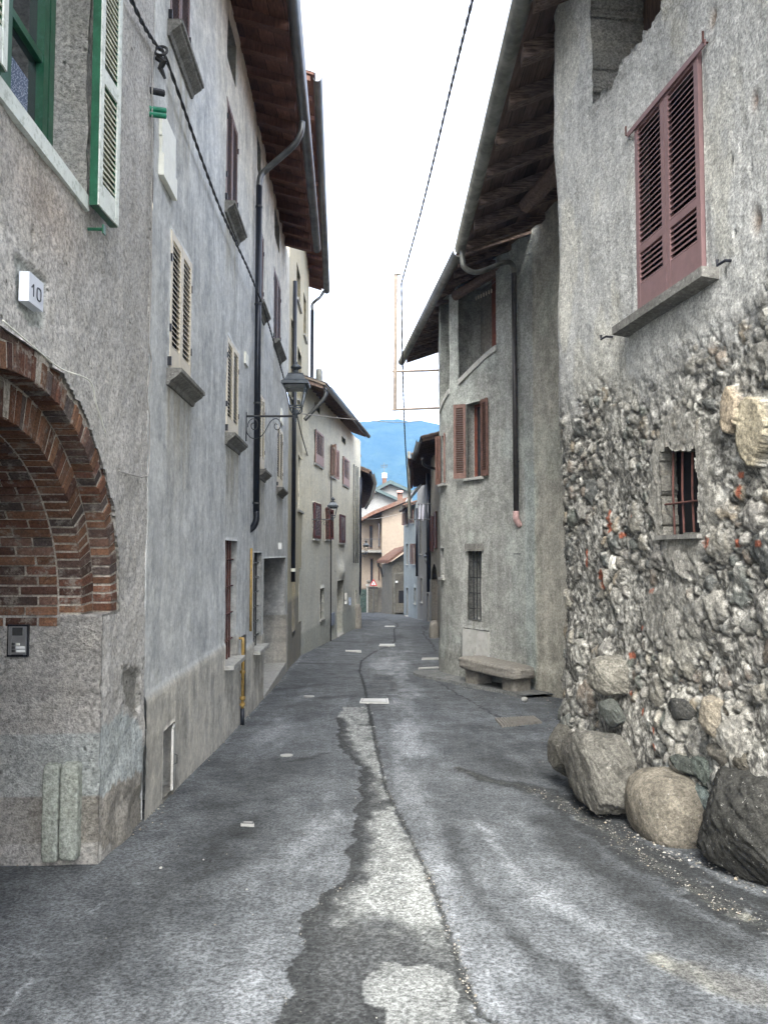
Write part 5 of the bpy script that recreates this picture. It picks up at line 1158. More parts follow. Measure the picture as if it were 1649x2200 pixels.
def cR2(S, Z):
    C = np.ones(S.shape + (4,)); c = sstep(.50, .62, fbm(S * .8, Z * .8, 4, 77))[..., None]; C = C * (1 + c * np.array([.14, .18, .18, 0]))
    ps = pR2.hit(1128, 1190)[0]; e = (S < ps) & (S > pR2.hit(1150, 1190)[0] + (fbm(Z * 1.4, S * 0, 3, 3) - .5) * .25) & (Z < 3.4); C = np.where(e[..., None], [1.10, 1.18, 1.2, 1], C)
    f = (S < pR2.hit(1150, 1190)[0]); n = fbm(S * 2, Z * 1.2, 4, 78)[..., None]; C = np.where(f[..., None], C * (1.15 + .5 * (n - .5)) * np.array([1.06, 1.0, .92, 1]), C)
    C = np.where((Z < -.55)[..., None], C * [.86, .86, .85, 1], C); C[..., 3] = 1; return C
wall('wall', pR2, -2.2, 9.2, .06, .06, M['R2'], ops, h, dR2, cR2, z1f=zr2, depth=4)
fr = FR(pR2, wa['s0'], wa['s1'])
window(h, pR2, wa, 'open', 'brown', 'light', frame='orange_wood', angs=(math.radians(172), math.radians(138)), solid=.12, sproj=.08)
window(h, pR2, wb, 'open', 'brown', 'light', frame='pipe_grey', angs=(math.radians(165), math.radians(160)), solid=.12, sproj=.08)
window(h, pR2, wc, 'dark', frame='pipe_grey', sill=None, bars=(3, 4, 'iron')); window(h, pR2, wd_, 'dark', frame='pipe_grey', sill='light', sproj=.05)
f = FR(pR2, wc['s0'], wc['s1']); w = wc['s1'] - wc['s0']; b = MB(); b.fbox(f, -w / 2 - .08, w / 2 + .06, -.02, .045, wc['z1'], wc['z1'] + .16); b.build('lintel', M['concrete'], h)
f = FR(pR2, cab['s0'], cab['s1']); w = cab['s1'] - cab['s0']
for a0, a1 in ((-w / 2, -.006), (.006, w / 2)): b = MB(); b.fbox(f, a0 + .018, a1 - .018, -.04, .022, cab['z0'] + .02, cab['z1'] - .02); b.build('cabinet_door', M['cabinet'], h)
b = MB(); b.fbox(f, -w / 2, w / 2, -.06, -.045, cab['z0'], cab['z1']); b.build('cabinet_back', M['dark'], h)
for o, nm in ((lg1, 1), (lg2, 2)):
    f = FR(pR2, o['s0'], o['s1']); w = o['s1'] - o['s0']
    b = MB(); b.fbox(f, -w / 2 - .1, w / 2 + .1, -.95, -.62, o['z0'] - .2, o['z1']); b.build('loggia_back', M['R3'], h)
    q = MB(); n_ = 8
    for i in range(n_):   # curved coping on the parapet
        s0, s1 = o['s0'] + (o['s1'] - o['s0']) * i / n_, o['s0'] + (o['s1'] - o['s0']) * (i + 1) / n_; A, B_ = FR(pR2, s0), FR(pR2, s1)
        za, zb = float(o['zl'](s0)), float(o['zl'](s1)); q.hexa([A(0, -.3, za - .07), B_(0, -.3, zb - .07), B_(0, .045, zb - .07), A(0, .045, za - .07), A(0, -.3, za + .05), B_(0, -.3, zb + .05), B_(0, .045, zb + .05), A(0, .045, za + .05)])
    q.build('coping', M['stone_light'], h)
f = FR(pR2, lg1['s0'], lg1['s1'])
w = lg1['s1'] - lg1['s0']
for a0, a1, m_ in ((-w / 2 + .02, -w / 2 + .42, 'darkred'), (-w / 2 + .46, -w / 2 + .86, 'orange_wood')): b = MB(); b.fbox(f, a0, a1, -.60, -.55, lg1['z0'], 7.7); b.fbox(f, a0 + .05, a1 - .05, -.548, -.53, lg1['z0'] + .2, 7.4); b.build('loggia_shutter', M[m_], h)
b = MB(); c0 = f(-w / 2 - .1, -.1, 7.55); c1 = f(w / 2 + .1, .05, 7.35); b.tube([c0, c1], .11, 9); b.build('log_beam', M['wood_old'], h)
f = FR(pR2, lg1['s0'] + .5); b = MB(); b.tube([f(.4, -.05, 7.3), f(.1, -.02, 7.12), f(-.4, -.05, 7.3)], .004, 4); cl = b.build('washing_line', M['cable_grey'], h)
for i in range(7): b = MB(); a = -.3 + i * .09; b.fbox(f, a, a + .014, -.04, -.02, 7.08, 7.16); b.build('peg', M['beige'], cl)
roof(h, [(1.50, 14.4, 7.38), tuple(g2b)], -1, slope=.36, board='board_old', wood_='rafter_old', gm='gutter_old', gr=.10, rlen=1.8, rsp=.6, back=4.5)
# downpipe
sp_ = pR2.hit(1118, 1190)[0]; f = FR(pR2, sp_); zt_ = pR2.hit(1113, 572)[1]; zb_ = pR2.hit(1124, 1100)[1]
q = MB(); q.tube(bez([(1.48, 14.2, 7.36), (1.48, 14.2, 7.12), (1.54, 14.22, 6.98), (1.8, 14.35, 6.96), f(0, .30, zt_ + .04), f(0, .12, zt_), f(0, .10, zt_ - .2)], 5), .05, 10); q.build('downpipe', M['gutter_old'], h, True)
pipe(h, [f(0, .10, zt_ - .15), f(0, .10, zb_)], .052, 'pipe_grey')
pipe(h, [f(0, .10, zb_ + .02), f(0, .10, zb_ - .12), f(.0, .06, zb_ - .2), f(0, 0, zb_ - .26)], .06, 'pinkpvc', 'pipe_elbow')
for zz in (5.2, 3.4, 1.6): q = MB(); q.tube([f(-.12, .10, zz), f(.09, .10, zz)], .010, 6); q.build('pipe_bracket', M['iron'], h)
c = at(1008, 595, 18.5); b = MB(); b.box(c[0] - .2, c[0] + .25, 18.2, 18.9, 7.9, c[2] + .2); b.build('chimney', M['gutter_old'], h)
# bench
sb0, sb1 = sorted((pR2.hit(1034, 1450)[0], pR2.hit(1160, 1450)[0])); f = FR(pR2, sb0, sb1); w = sb1 - sb0; zg = float(g(14.6))
t_ = thing('stone_bench', f(0, .35, zg), 'rough stone slab bench against the rounded grey house', 'bench')
A, B_ = f(-w / 2, .3, 0), f(w / 2, .3, 0); rz_ = math.atan2(B_[1] - A[1], B_[0] - A[0])
lump('seat', f(0, .34, zg + .40), (w * 1.04, .60, .26), M['R3'], t_, 5, .05, 3, rz_, 40, 2.)
for sg in (-1, 1): c = f(sg * w * .33, .30, zg + .12); lump('support', c, (.42, .42, .46), M['R3'], t_, 7, .05, 5 + sg, rz_, 18, 2.)
c = gp(1126, 1508); tag(lump('pebble', (c[0], c[1], float(g(c[1])) + .045), (.11, .09, .085), M['stone_light'], None, 2.4, .1, 3, .4, 14), 'white pebble lying in front of the stone bench', 'stone')
# kerb post at the corner of R2
c = at(945, 1400, 17.2)
# clothes-line frame
Yc = 18.9; P = lambda x, y: tuple(at(x, y, Yc))
t_ = thing('washing_line_frame', P(944, 880), 'weathered metal frame with upright pole sticking out from the rounded house', 'line frame')
for a, b2, nm in ((P(850, 586), P(848, 882), 'pole'), (P(842, 798), P(948, 795), 'arm'), (P(842, 880), P(948, 876), 'arm')): q = MB(); q.tube([a, b2], .042 if nm == 'pole' else .03, 8); q.build(nm, M['brownpole'], t_)
q = MB(); a = P(850, 586); q.box(a[0] - .04, a[0] + .12, Yc - .05, Yc + .05, a[2] - .05, a[2] + .03); q.build('insulator_bracket', M['gutter_old'], t_)

# ================================================================== R3, R4, R5 further down on the right
pR3 = Path([(2.32, 24.8), (1.97, 32.3), (2.05, 32.8)], -1)
h = R3 = thing('arched_grey_house', base(pR3), 'dark grey brown house with a low arched doorway, beyond the rounded house', 'house', 'houses on the right side')
sa0, sa1 = sorted((pR3.hit(926, 1190)[0], pR3.hit(939, 1190)[0])); za = pR3.hit(931, 1212)[1]
am = lambda s, z: (s > sa0) & (s < sa1) & (z < za - .75 + .75 * np.sqrt(np.clip(1 - ((s - .5 * (sa0 + sa1)) / (.5 * (sa1 - sa0))) ** 2, 0, 1)))
ops = [dict(mask=am, d=.5)]
s_ = [add(OP(pR3, 926.5, 931, 1110, 1185, .12)), add(OP(pR3, 934, 939, 1100, 1178, .12))]
wall('wall', pR3, -3, 5.9, .1, .1, M['R3'], ops, h, lambda S, Z: (fbm(S * 2, Z * 2, 3, 4) - .5) * .03)
b = MB(); f = FR(pR3, sa0, sa1); b.fbox(f, -1.4, 1.4, -.6, -.5, -3, za + .2); b.build('door', M['wood_dark'], h)
for o in s_: window(h, pR3, o, 'closed', 'darkred', None, nleaf=1, frame='darkred', off=.03)
c = gp(934, 1370); tag(lump('kerb_stone', (c[0] - .05, c[1] - .2, float(g(c[1])) + .22), (.35, .4, .9), M['R3'], None, 3, .08, 5, .2, 16), 'grey guard stone at the foot of the arched doorway', 'guard stone')
roof(h, [tuple(at(905, 945, 25.)), tuple(at(893, 985, 29.5))], -1, slope=.25, tile='tile_grey', board='wood_dark', wood_='wood_dark', rlen=1.2, gr=.09, back=4)
pipe(h, [tuple(at(907, 985, 25.4)), tuple(at(912, 1000, 25.8)), tuple(at(938, 1008, 26.2))], .05, 'pipe_grey')
f = FR(pR3, pR3.hit(921.5, 1190)[0] if 0 else pR3.len - .5); pipe(h, [f(0, .12, 5.0), f(0, .12, pR3.hit(922, 1238)[1])], .07)
pR4 = Path([(2.55, 33.1), (2.43, 40.5), (1.92, 44.5)], -1)
h = R4 = thing('grey_balcony_house', base(pR4), 'grey house with tiled eaves and washing hung outside, further on the right', 'house', 'houses on the right side')
ops = []; o4 = [add(OP(pR4, 901, 905, 1110, 1190, .15)), add(OP(pR4, 903, 907, 1242, 1293, .15)), add(OP(pR4, 917, 921, 1275, 1345, .15))]
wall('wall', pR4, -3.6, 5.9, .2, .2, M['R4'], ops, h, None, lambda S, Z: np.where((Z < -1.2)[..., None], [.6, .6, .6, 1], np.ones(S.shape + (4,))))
for o in o4: window(h, pR4, o, 'dark', frame='pipe_grey', sill='light', sproj=.06)
roof(h, [tuple(at(884, 980, 30.5)), tuple(at(886, 1046, 42.))], -1, slope=.22, tile='tile', board='wood_dark', wood_='wood_dark', rlen=1.4, rsp=.5, back=4.5, gm='tile', gr=.1)
pp = at(921, 1100, 33.6); pipe(h, [(pp[0], 33.6, 4.9), (pp[0], 33.6, at(921, 1245, 33.6)[2])], .07)
pR5 = Path([(1.92, 44.55), (1.35, 49.5), (1.33, 52)], -1)
h = R5 = thing('pale_blue_house', base(pR5), 'pale blue grey plastered house, last one before the bend on the right', 'house', 'houses on the right side')
ops = []; o5 = [add(OP(pR5, 872, 876, 1168, 1212, .12)), add(OP(pR5, 888, 893, 1168, 1212, .12)), add(OP(pR5, 889, 893, 1262, 1296, .12)), add(OP(pR5, 872, 876, 1262, 1322, .12)), add(OP(pR5, 871, 876, 1096, 1128, .12)), add(OP(pR5, 885, 889, 1096, 1124, .12))]
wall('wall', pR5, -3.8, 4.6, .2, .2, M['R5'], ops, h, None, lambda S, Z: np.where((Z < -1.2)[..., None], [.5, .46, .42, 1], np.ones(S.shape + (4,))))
for i, o in enumerate(o5): window(h, pR5, o, 'open' if i in (1, 4, 5) else 'dark', 'brown', 'light', frame='brown', sproj=.06)
roof(h, [tuple(at(868, 1088, 45.)), tuple(at(862, 1098, 51.5))], -1, slope=.3, tile='tile', board='wood_dark', wood_='wood_dark', rlen=1.2, rsp=.5, back=4, gr=.09)
pp = at(895, 1190, 43.7); pipe(h, [(pp[0], 43.7, 4.2), (pp[0], 43.7, at(895, 1238, 43.7)[2])], .07)
for (a, b2, Yq) in (((890, 1055), (871, 1080), 40.),):
    A, B_ = at(*a, Yq), at(*b2, Yq + 1.5); q = MB(); n_ = np.array([.35, -.1, .25]); q.hexa([tuple(A), tuple(B_), tuple(B_ + n_), tuple(A + n_), tuple(A + [0, 0, .12]), tuple(B_ + [0, 0, .12]), tuple(B_ + n_ + [0, 0, .12]), tuple(A + n_ + [0, 0, .12])])
    tag(q.build('awning', M['white']), 'pale rolled awning under the eaves beside the tall white pole', 'awning')
q = MB(); q.tube([tuple(at(878, 970, 33.)), tuple(at(879, 1115, 33.))], .07, 8); tag(q.build('white_pole', M['gutter_old']), 'tall pale pole standing above the eaves on the right', 'pole')
# rack with washing
Yq = 31.5; t_ = thing('washing_rack', tuple(at(922, 1116, Yq)), 'metal rack with white washing hung out from the right hand wall', 'washing rack')
for y in (1083, 1116): q = MB(); q.tube([tuple(at(880 if y > 1100 else 896, y, Yq)), tuple(at(926, y, Yq))], .022, 6); q.build('rail', M['iron'], t_)
for k, (x0, x1, y1) in enumerate(((901, 904, 1116), (907, 911, 1118))):
    c0, c1 = at(x0, 1083, Yq), at(x1, y1, Yq); V, Q = [], []
    for i in range(14):
        for j in range(16): u, v = i / 13, j / 15; V.append((c0[0] + (c1[0] - c0[0]) * u * (1 + .3 * v) - .05 * v, Yq + .05 * math.sin(u * 9 + v * 3 + k), c0[2] + (c1[2] - c0[2]) * v))
    for i in range(13):
        for j in range(15): a = i * 16 + j; Q.append([a, a + 16, a + 17, a + 1])
    tag(npmesh('shirt', V, Q, M['cloth'], None, True), ['narrow white garment hanging nearer the pole', 'wider white garment hanging nearer the wall'][k], 'laundry', 'washing on the rack')

# ================================================================== the far end of the street
def prism(name, parent, m, poly, Y0, Y1):
    b = MB(); P0 = [tuple(at(x, y, Y0)) for x, y in poly]; P1 = [(p[0], Y1, p[2]) for p in P0]
    i0 = [b.V(p) for p in P0]; i1 = [b.V(p) for p in P1]; k = len(P0)
    for j in range(k): b.f.append([i0[j], i0[(j + 1) % k], i1[(j + 1) % k], i1[j]])
    b.f.append(i0); b.f.append(i1[::-1]); return b.build(name, m, parent)
def fbx(name, parent, m, x0, y0, x1, y1, Y, th=.12, rec=0.):
    a, c = at(x0, y1, Y), at(x1, y0, Y); b = MB(); b.box(a[0], c[0], Y - th, Y + rec, a[2], c[2]); return b.build(name, m, parent)
zf = float(g(60))
h = thing('peach_house', (0, 60, zf), 'peach coloured house with balcony closing the end of the street', 'house')
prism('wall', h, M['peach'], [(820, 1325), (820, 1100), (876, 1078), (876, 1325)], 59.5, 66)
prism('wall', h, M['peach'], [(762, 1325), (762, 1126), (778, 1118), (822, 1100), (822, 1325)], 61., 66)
prism('roof', h, M['tile'], [(768, 1119), (775, 1113), (800, 1098), (868, 1070), (876, 1068), (876, 1076), (868, 1079), (800, 1106), (770, 1122)], 58.8, 66)
for (x0, y0, x1, y1) in ((793, 1128, 800, 1178), (812, 1123, 816, 1176), (795, 1199, 801, 1252), (812, 1203, 815, 1248)):
    o = fbx('window', h, M['brown'], x0, y0, x1, y1, 60.98, .04); fbx('pane', o, M['glass'], x0 + 1, y0 + 2, x1 - 1, y1 - 2, 60.93, .04)
o = fbx('balcony', h, M['concrete'], 770, 1182, 819, 1187, 61, 1.3)
for x in np.arange(771, 819.5, 2.6): q = MB(); q.tube([tuple(at(x, 1158, 59.8)), tuple(at(x, 1182, 59.8))], .012, 4); q.build('baluster', M['iron'], o)
q = MB(); q.tube([tuple(at(770, 1158, 59.8)), tuple(at(819, 1158, 59.8)), (at(819, 1158, 59.8)[0], 61, at(819, 1158, 59.8)[2])], .02, 5); q.build('handrail', M['iron'], o)
h = thing('grey_gabled_house', (-1, 75, zf), 'grey house with dark trimmed gable behind the peach house', 'house', 'grey gabled houses behind')
prism('wall', h, M['gable'], [(762, 1125), (762, 1076), (805, 1050), (857, 1076), (857, 1125)], 75, 82)
prism('roof', h, M['metal_green'], [(758, 1076), (805, 1047), (860, 1072), (860, 1078), (805, 1054), (758, 1083)], 74.2, 82.5)
fbx('soffit_vent', h, M['plate'], 801, 1055, 808, 1059, 74.9, .2)
h = thing('far_gabled_house', (1, 88, zf), 'farthest grey house with higher dark gable, brick chimney and aerial', 'house', 'grey gabled houses behind')
prism('wall', h, M['gable'], [(795, 1125), (795, 1056), (838, 1036), (885, 1056), (885, 1125)], 88, 95)
rf = prism('roof', h, M['metal_green'], [(792, 1055), (838, 1031), (888, 1054), (888, 1060), (838, 1039), (792, 1063)], 87.2, 95.5)
prism('roof_tiles', h, M['tile'], [(806, 1050), (838, 1036), (832, 1046), (812, 1052)], 87.6, 87.9)
ch = fbx('chimney', h, M['tile'], 821, 1028, 830, 1048, 90, .5); 
for y in (1017, 1021, 1025): fbx('chimney_cap', ch, M['white'], 820, y, 831, y + 2, 90, .5)
q = MB(); tp = at(825, 1018, 90); q.tube([tuple(tp), tuple(at(825, 994, 90))], .03, 5)
for y, l in ((1000, 8), (1004, 6)): q.tube([tuple(at(825 - l, y + 1, 90)), tuple(at(825 + l, y - 1, 90))], .022, 4)
for x in range(819, 833, 3): q.tube([tuple(at(x, 997, 90)), tuple(at(x, 1005, 90))], .018, 4)
q.build('aerial', M['gutter'], h)
h = thing('brick_chimney', tuple(at(858, 1080, 70)), 'small red brick chimney with holes on top of the peach house', 'chimney')
fbx('stack', h, M['tile'], 853, 1056, 864, 1078, 66.2, .5); fbx('cap', h, M['pinkbrown'], 852, 1055, 865, 1059, 66.1, .6)
# little outhouse with tiled roof
h = thing('tiled_outhouse', (at(845, 1300, 52.6)[0], 52.6, float(g(52.6))), 'small old outhouse with sloping brown tiled roof at the bend', 'outhouse')
p0, p1, p2 = at(820, 1200, 54.5), at(842, 1200, 52.2), at(878, 1200, 52.8); zg = float(g(53)) - .3
za_, zb_, zc_ = at(820, 1212, 54.5)[2], at(842, 1206, 52.2)[2], at(878, 1182, 52.8)[2]
b = MB(); b.quad((p0[0], 54.5, zg), (p1[0], 52.2, zg), (p1[0], 52.2, zb_), (p0[0], 54.5, za_)); b.quad((p1[0], 52.2, zg), (p2[0], 52.8, zg), (p2[0], 52.8, zc_), (p1[0], 52.2, zb_)); b.quad((p2[0], 52.8, zg), (p2[0], 58, zg), (p2[0], 58, zc_), (p2[0], 52.8, zc_)); b.quad((p0[0], 54.5, zg), (p0[0], 58, zg), (p0[0], 58, za_), (p0[0], 54.5, za_)); b.build('wall', M['shed'], h)
V = []; A, B_ = at(808, 1206, 53.8), at(833, 1206, 51.7); C0, D0 = at(846, 1180, 57.), at(878, 1172, 52.); n = 26
for i in range(n):
    u = i / (n - 1)
    for j in range(10):
        v = j / 9; e = A * (1 - u) + B_ * u; t2 = C0 * (1 - u) + D0 * u; p = e * (1 - v) + t2 * v; V.append((p[0], p[1], p[2] + .05 * abs(math.sin(i * 1.5)) + .03 * (j % 2)))
Q = [[i * 10 + j, (i + 1) * 10 + j, (i + 1) * 10 + j + 1, i * 10 + j + 1] for i in range(n - 1) for j in range(9)]
npmesh('roof', V, Q, M['tile'], h, False)
b = MB(); b.quad(tuple(B_ - [0, 0, .14]), tuple(D0 - [0, 0, .14]), tuple(D0 + [0, 0, .06]), tuple(B_ + [0, 0, .06])); b.quad(tuple(A - [0, 0, .1]), tuple(B_ - [0, 0, .14]), tuple(B_ + [0, 0, .06]), tuple(A + [0, 0, .06])); b.build('fascia', M['tile'], h)
fbx('window', h, M['dark'], 856, 1269, 870, 1296, 52.3, .05); fbx('ledge', h, M['shed'], 850, 1296, 870, 1316, 52.3, .25)
q = MB(); q.tube([tuple(at(847, 1321, 51.9)), tuple(at(847, 1232, 51.9)), tuple(at(870, 1231, 51.9))], .03, 6); q.build('conduit', M['gutter_old'], h)
q = MB(); q.tube(bez([tuple(at(811, 1210, 53.9)), tuple(at(812, 1217, 53.9)), tuple(at(817, 1220, 53.9)), tuple(at(821, 1240, 54.))], 4), .06, 6); q.build('downpipe', M['pipe_grey'], h)
fbx('number_tile', h, M['white'], 849, 1248, 854, 1252, 52.2, .04)
# garden wall, pier, gate
h = thing('garden_wall', (at(800, 1317, 56)[0], 56, float(g(56))), 'stained concrete garden wall and pier with an urn beside the green gate', 'garden wall')
prism('wall', h, M['shed'], [(788, 1325), (788, 1262), (812, 1263), (812, 1325)], 56, 56.4); prism('wall', h, M['R3'], [(812, 1325), (812, 1262), (822, 1262), (822, 1325)], 56.1, 56.4); prism('pier', h, M['stone_light'], [(787, 1325), (787, 1258), (790, 1258), (790, 1325)], 55.9, 56.5)
fbx('coping', h, M['stone_light'], 786, 1255, 799, 1259, 56.3, .5); c = at(792, 1255, 56.1); q = MB(); q.lathe((c[0], 56.1, c[2]), [(.08, 0), (.06, .06), (.17, .15), (.2, .25), (.14, .3)], 10); q.build('urn', M['R3'], h)
h = thing('green_gate', (at(779, 1317, 56)[0], 56.2, float(g(56))), 'dark green sheeted gate with pale leaf stains at the bend', 'gate')
gm_ = simple('mottled_green_sheet', (.03, .055, .045), .7, var=.4, vs=4, worn=(.16, .18, .16), wornamt=.5)
prism('panel', h, gm_, [(764, 1325), (764, 1266), (787, 1266), (787, 1325)], 56.2, 56.3)
q = MB(); q.tube([tuple(at(764, 1264, 56.2)), tuple(at(787, 1264, 56.2))], .02, 5); q.build('rail', M['iron'], h)
# warning sign
Yg = 53.5; c = at(802, 1252, Yg); t_ = thing('warning_sign', (c[0], Yg, float(g(Yg))), 'red bordered triangular warning sign on a grey post by the gate', 'road sign')
def tri(nm, r, y, m_, par):
    b = MB(); P = []
    for k in range(3):
        a0 = math.pi / 2 + k * 2 * math.pi / 3
        for d_ in (-.12, .12): P.append((c[0] + r * math.cos(a0 + d_) * (1 - .0), c[2] - .05 + r * math.sin(a0 + d_)))
    i0 = [b.V((x, y, z)) for x, z in P]; i1 = [b.V((x, y + .02, z)) for x, z in P]; k = len(P)
    for j in range(k): b.f.append([i0[j], i0[(j + 1) % k], i1[(j + 1) % k], i1[j]])
    b.f.append(i0); b.f.append(i1[::-1]); return b.build(nm, m_, par)
tri('border', .28, Yg - .05, simple('sign_red', (.45, .03, .035), .4, var=.05), t_); tri('face', .17, Yg - .065, M['white'], t_)
for dx in (-.045, .045): b = MB(); b.box(c[0] + dx - .012 , c[0] + dx + .012, Yg - .075, Yg - .064, c[2] - .13, c[2] + (.04 if dx < 0 else -.02)); b.build('narrowing_symbol', M['ink'], t_)
q = MB(); q.tube([(c[0], Yg, c[2] - .1), (c[0], Yg, float(g(Yg)) - .1)], .03, 8); q.build('post', M['gutter'], t_)
b = MB(); b.box(c[0] - .3, c[0] + .3, Yg - .04, Yg - .02, c[2] - .42, c[2] - .28); b.build('panel', M['pipe_grey'], t_)

# ================================================================== lanterns
def lantern(name, px, py_top, py_bot, Y, wall_px, label, arm=True, off=(0, 0)):
    top, bot = at(px, py_top, Y), at(px, py_bot, Y); H_ = top[2] - bot[2]; x, y, z0 = top[0], Y, bot[2]; s = H_ / .80
    wp = wall_px
    t_ = thing(name, wp, label, 'street lamp', 'wall lanterns')
    P = lambda dx, dy, dz: (x + dx * s, y + dy * s, z0 + dz * s)
    b = MB(); b.lathe((x, y, z0 + .50 * s), [(.165 * s, .0), (.175 * s, .02 * s), (.175 * s, .045 * s), (.13 * s, .05 * s), (.10 * s, .12 * s), (.115 * s, .13 * s), (.04 * s, .14 * s), (.04 * s, .16 * s), (.03 * s, .18 * s), (.065 * s, .20 * s), (.075 * s, .225 * s), (.05 * s, .245 * s), (.03 * s, .27 * s), (.035 * s, .285 * s), (.0, .30 * s)], 4 if 0 else 16)
    rf = MB()
    for (r0, zz0, r1, zz1) in ((.19, .46, .19, .50), (.19, .50, .15, .525), (.15, .525, .10, .62), (.11, .62, .05, .64)):
        rf.hexa([P(-r0, -r0, zz0), P(r0, -r0, zz0), P(r0, r0, zz0), P(-r0, r0, zz0), P(-r1, -r1, zz1), P(r1, -r1, zz1), P(r1, r1, zz1), P(-r1, r1, zz1)])
    rf.build('cap', M['lamp'], t_)
    b = MB(); b.lathe(P(0, 0, .64), [(.05 * s, 0), (.03 * s, .03 * s), (.035 * s, .05 * s), (.075 * s, .07 * s), (.08 * s, .09 * s), (.05 * s, .115 * s), (.025 * s, .13 * s), (.02 * s, .16 * s)], 14); b.build('finial', M['lamp'], t_, True)
    b = MB()
    for sx in (-1, 1):
        for sy in (-1, 1): b.tube([P(sx * .15, sy * .15, .46), P(sx * .085, sy * .085, .16)], .009 * s, 5)
    for i in range(4):
        q = [(-1, -1), (1, -1), (1, 1), (-1, 1)]; (ax, ay), (bx, by) = q[i], q[(i + 1) % 4]; b.tube([P(ax * .085, ay * .085, .16), P(bx * .085, by * .085, .16)], .010 * s, 5)
    b.build('frame', M['lamp'], t_)
    b = MB()
    for i in range(4):
        q = [(-1, -1), (1, -1), (1, 1), (-1, 1)]; (ax, ay), (bx, by) = q[i], q[(i + 1) % 4]; b.quad(P(ax * .083, ay * .083, .165), P(bx * .083, by * .083, .165), P(bx * .147, by * .147, .458), P(ax * .147, ay * .147, .458))
    b.build('glass', M['clear'], t_)
    b = MB(); b.hexa([P(-.13, -.13, .40), P(.13, -.13, .40), P(.13, .13, .40), P(-.13, .13, .40), P(-.145, -.145, .455), P(.145, -.145, .455), P(.145, .145, .455), P(-.145, .145, .455)]); b.build('reflector', M['gutter'], t_)
    b = MB()
    for k in range(4): a = math.pi / 4 + k * math.pi / 2; b.tube([P(.12 * math.cos(a), .12 * math.sin(a), .16), P(.11 * math.cos(a), .11 * math.sin(a), .10), P(.06 * math.cos(a), .06 * math.sin(a), .06), P(.0, .0, .05)], .008 * s, 5)
    b.lathe(P(0, 0, -.02), [(.006 * s, -.05 * s), (.016 * s, -.03 * s), (.012 * s, 0), (.022 * s, .03 * s), (.035 * s, .08 * s), (.035 * s, .13 * s), (.02 * s, .14 * s)], 10); b.build('holder', M['lamp'], t_)
    az = z0 + .02 * s; W_ = np.array(wp); E_ = np.array([x, y, az]); W_[2] = az
    b = MB(); b.tube([tuple(W_), tuple(E_)], .016 * s, 8); b.build('arm', M['iron'], t_)
    d = E_ - W_; Lh = np.linalg.norm(d); d = d / Lh
    def sc_(pts): return [tuple(W_ + d * (u * Lh) + np.array([0, 0, v * s])) for u, v in pts]
    b = MB(); curl = [(.03, -.16)]
    for k in range(26): a = math.pi + .2 - k * .33; r = .11 * (1 - k / 34); curl.append((.03 + .12 + r * 1.2 * math.cos(a) * .9, -.13 + r * math.sin(a)))
    b.tube(sc_(curl), .007 * s, 5); b.tube(sc_([(p[0], p[1]) for p in bez([(.0, -.16), (.02, -.24), (.10, -.31), (.22, -.32), (.33, -.27), (.42, -.17), (.50, -.07), (.60, -.035), (.68, -.07), (.70, -.13), (.66, -.19), (.60, -.19), (.57, -.15), (.59, -.11), (.63, -.12)], 4)]), .007 * s, 5)
    b.build('scroll', M['iron'], t_)
    b = MB(); t2 = np.array([-d[1], d[0], 0]) * .02; b.tube([tuple(W_ + [0, 0, .06]), tuple(W_ - [0, 0, .36 * s])], .012, 5); b.build('wall_bar', M['iron'], t_)
    return t_
s, z = pL2.hit(529, 890); wp = FR(pL2, s)(0, .0, z)
lantern('wall_lantern', 636, 778, 897, wp[1], wp, 'large grey lantern on a scrolled iron arm, nearest on the left wall')
s, z = pL4.hit(667, 1114); wp = FR(pL4, max(s, 1.9))(0, .0, z)
lantern('wall_lantern', 715, 1068, 1117, wp[1], wp, 'small dark lantern on the cream house beside the red shutters')
lantern('wall_lantern', 786, 1160, 1190, 36.4, tuple(at(771, 1185, 36.4)), 'distant lantern standing out against the peach house balcony')
lantern('wall_lantern', 915, 1186, 1210, 33.4, tuple(at(922, 1205, 33.4)), 'dark lantern on the right wall below the washing')

# ================================================================== cables
def cable(name, pts, r, label, m='cable', tw=0, cat='cable', group=None):
    q = MB(); P = bez(pts, 10)
    if tw:
        for ph in (0, math.pi):
            s = 0; o = []
            D = [P[0]]
            for i in range(1, len(P)):
                n = max(1, int(np.linalg.norm(P[i] - P[i - 1]) / (tw / 6)))
                for k in range(1, n + 1): D.append(P[i - 1] + (P[i] - P[i - 1]) * k / n)
            for i, p in enumerate(D):
                a = ph + i * 2 * math.pi / 6; d = (D[min(i + 1, len(D) - 1)] - D[max(0, i - 1)]); d = d / (np.linalg.norm(d) + 1e-9)
                u = np.cross(d, [0, .3, 1]); u /= np.linalg.norm(u) + 1e-9; v = np.cross(d, u); o.append(tuple(p + (u * math.cos(a) + v * math.sin(a)) * r * .8))
            q.tube(o, r, 5)
    else: q.tube([tuple(p) for p in P], r, 5)
    return tag(q.build(name, M[m], None, True), label, cat, group)
hk = at(862, 608, 18.9)
cable('overhead_cable', [at(1030, -60, 7.5), at(1014, 0, 8.2), at(965, 200, 11), at(905, 450, 15.2), hk], .012, 'thick twisted cable dropping from the top of the sky to the line frame', tw=.5, group='overhead cables')
cable('overhead_cable', [hk, at(864, 760, 19.5), at(869, 930, 24), at(875, 1030, 30), at(878, 1062, 33.)], .014, 'twisted cable continuing down from the line frame to the white pole', tw=.45, group='overhead cables')
cable('overhead_cable', [at(640, 888, 11.7), at(760, 901, 14), at(870, 907, 17), at(945, 897, 18.9)], .007, 'thin grey cable spanning the street behind the near lantern', 'cable_grey', group='overhead cables')
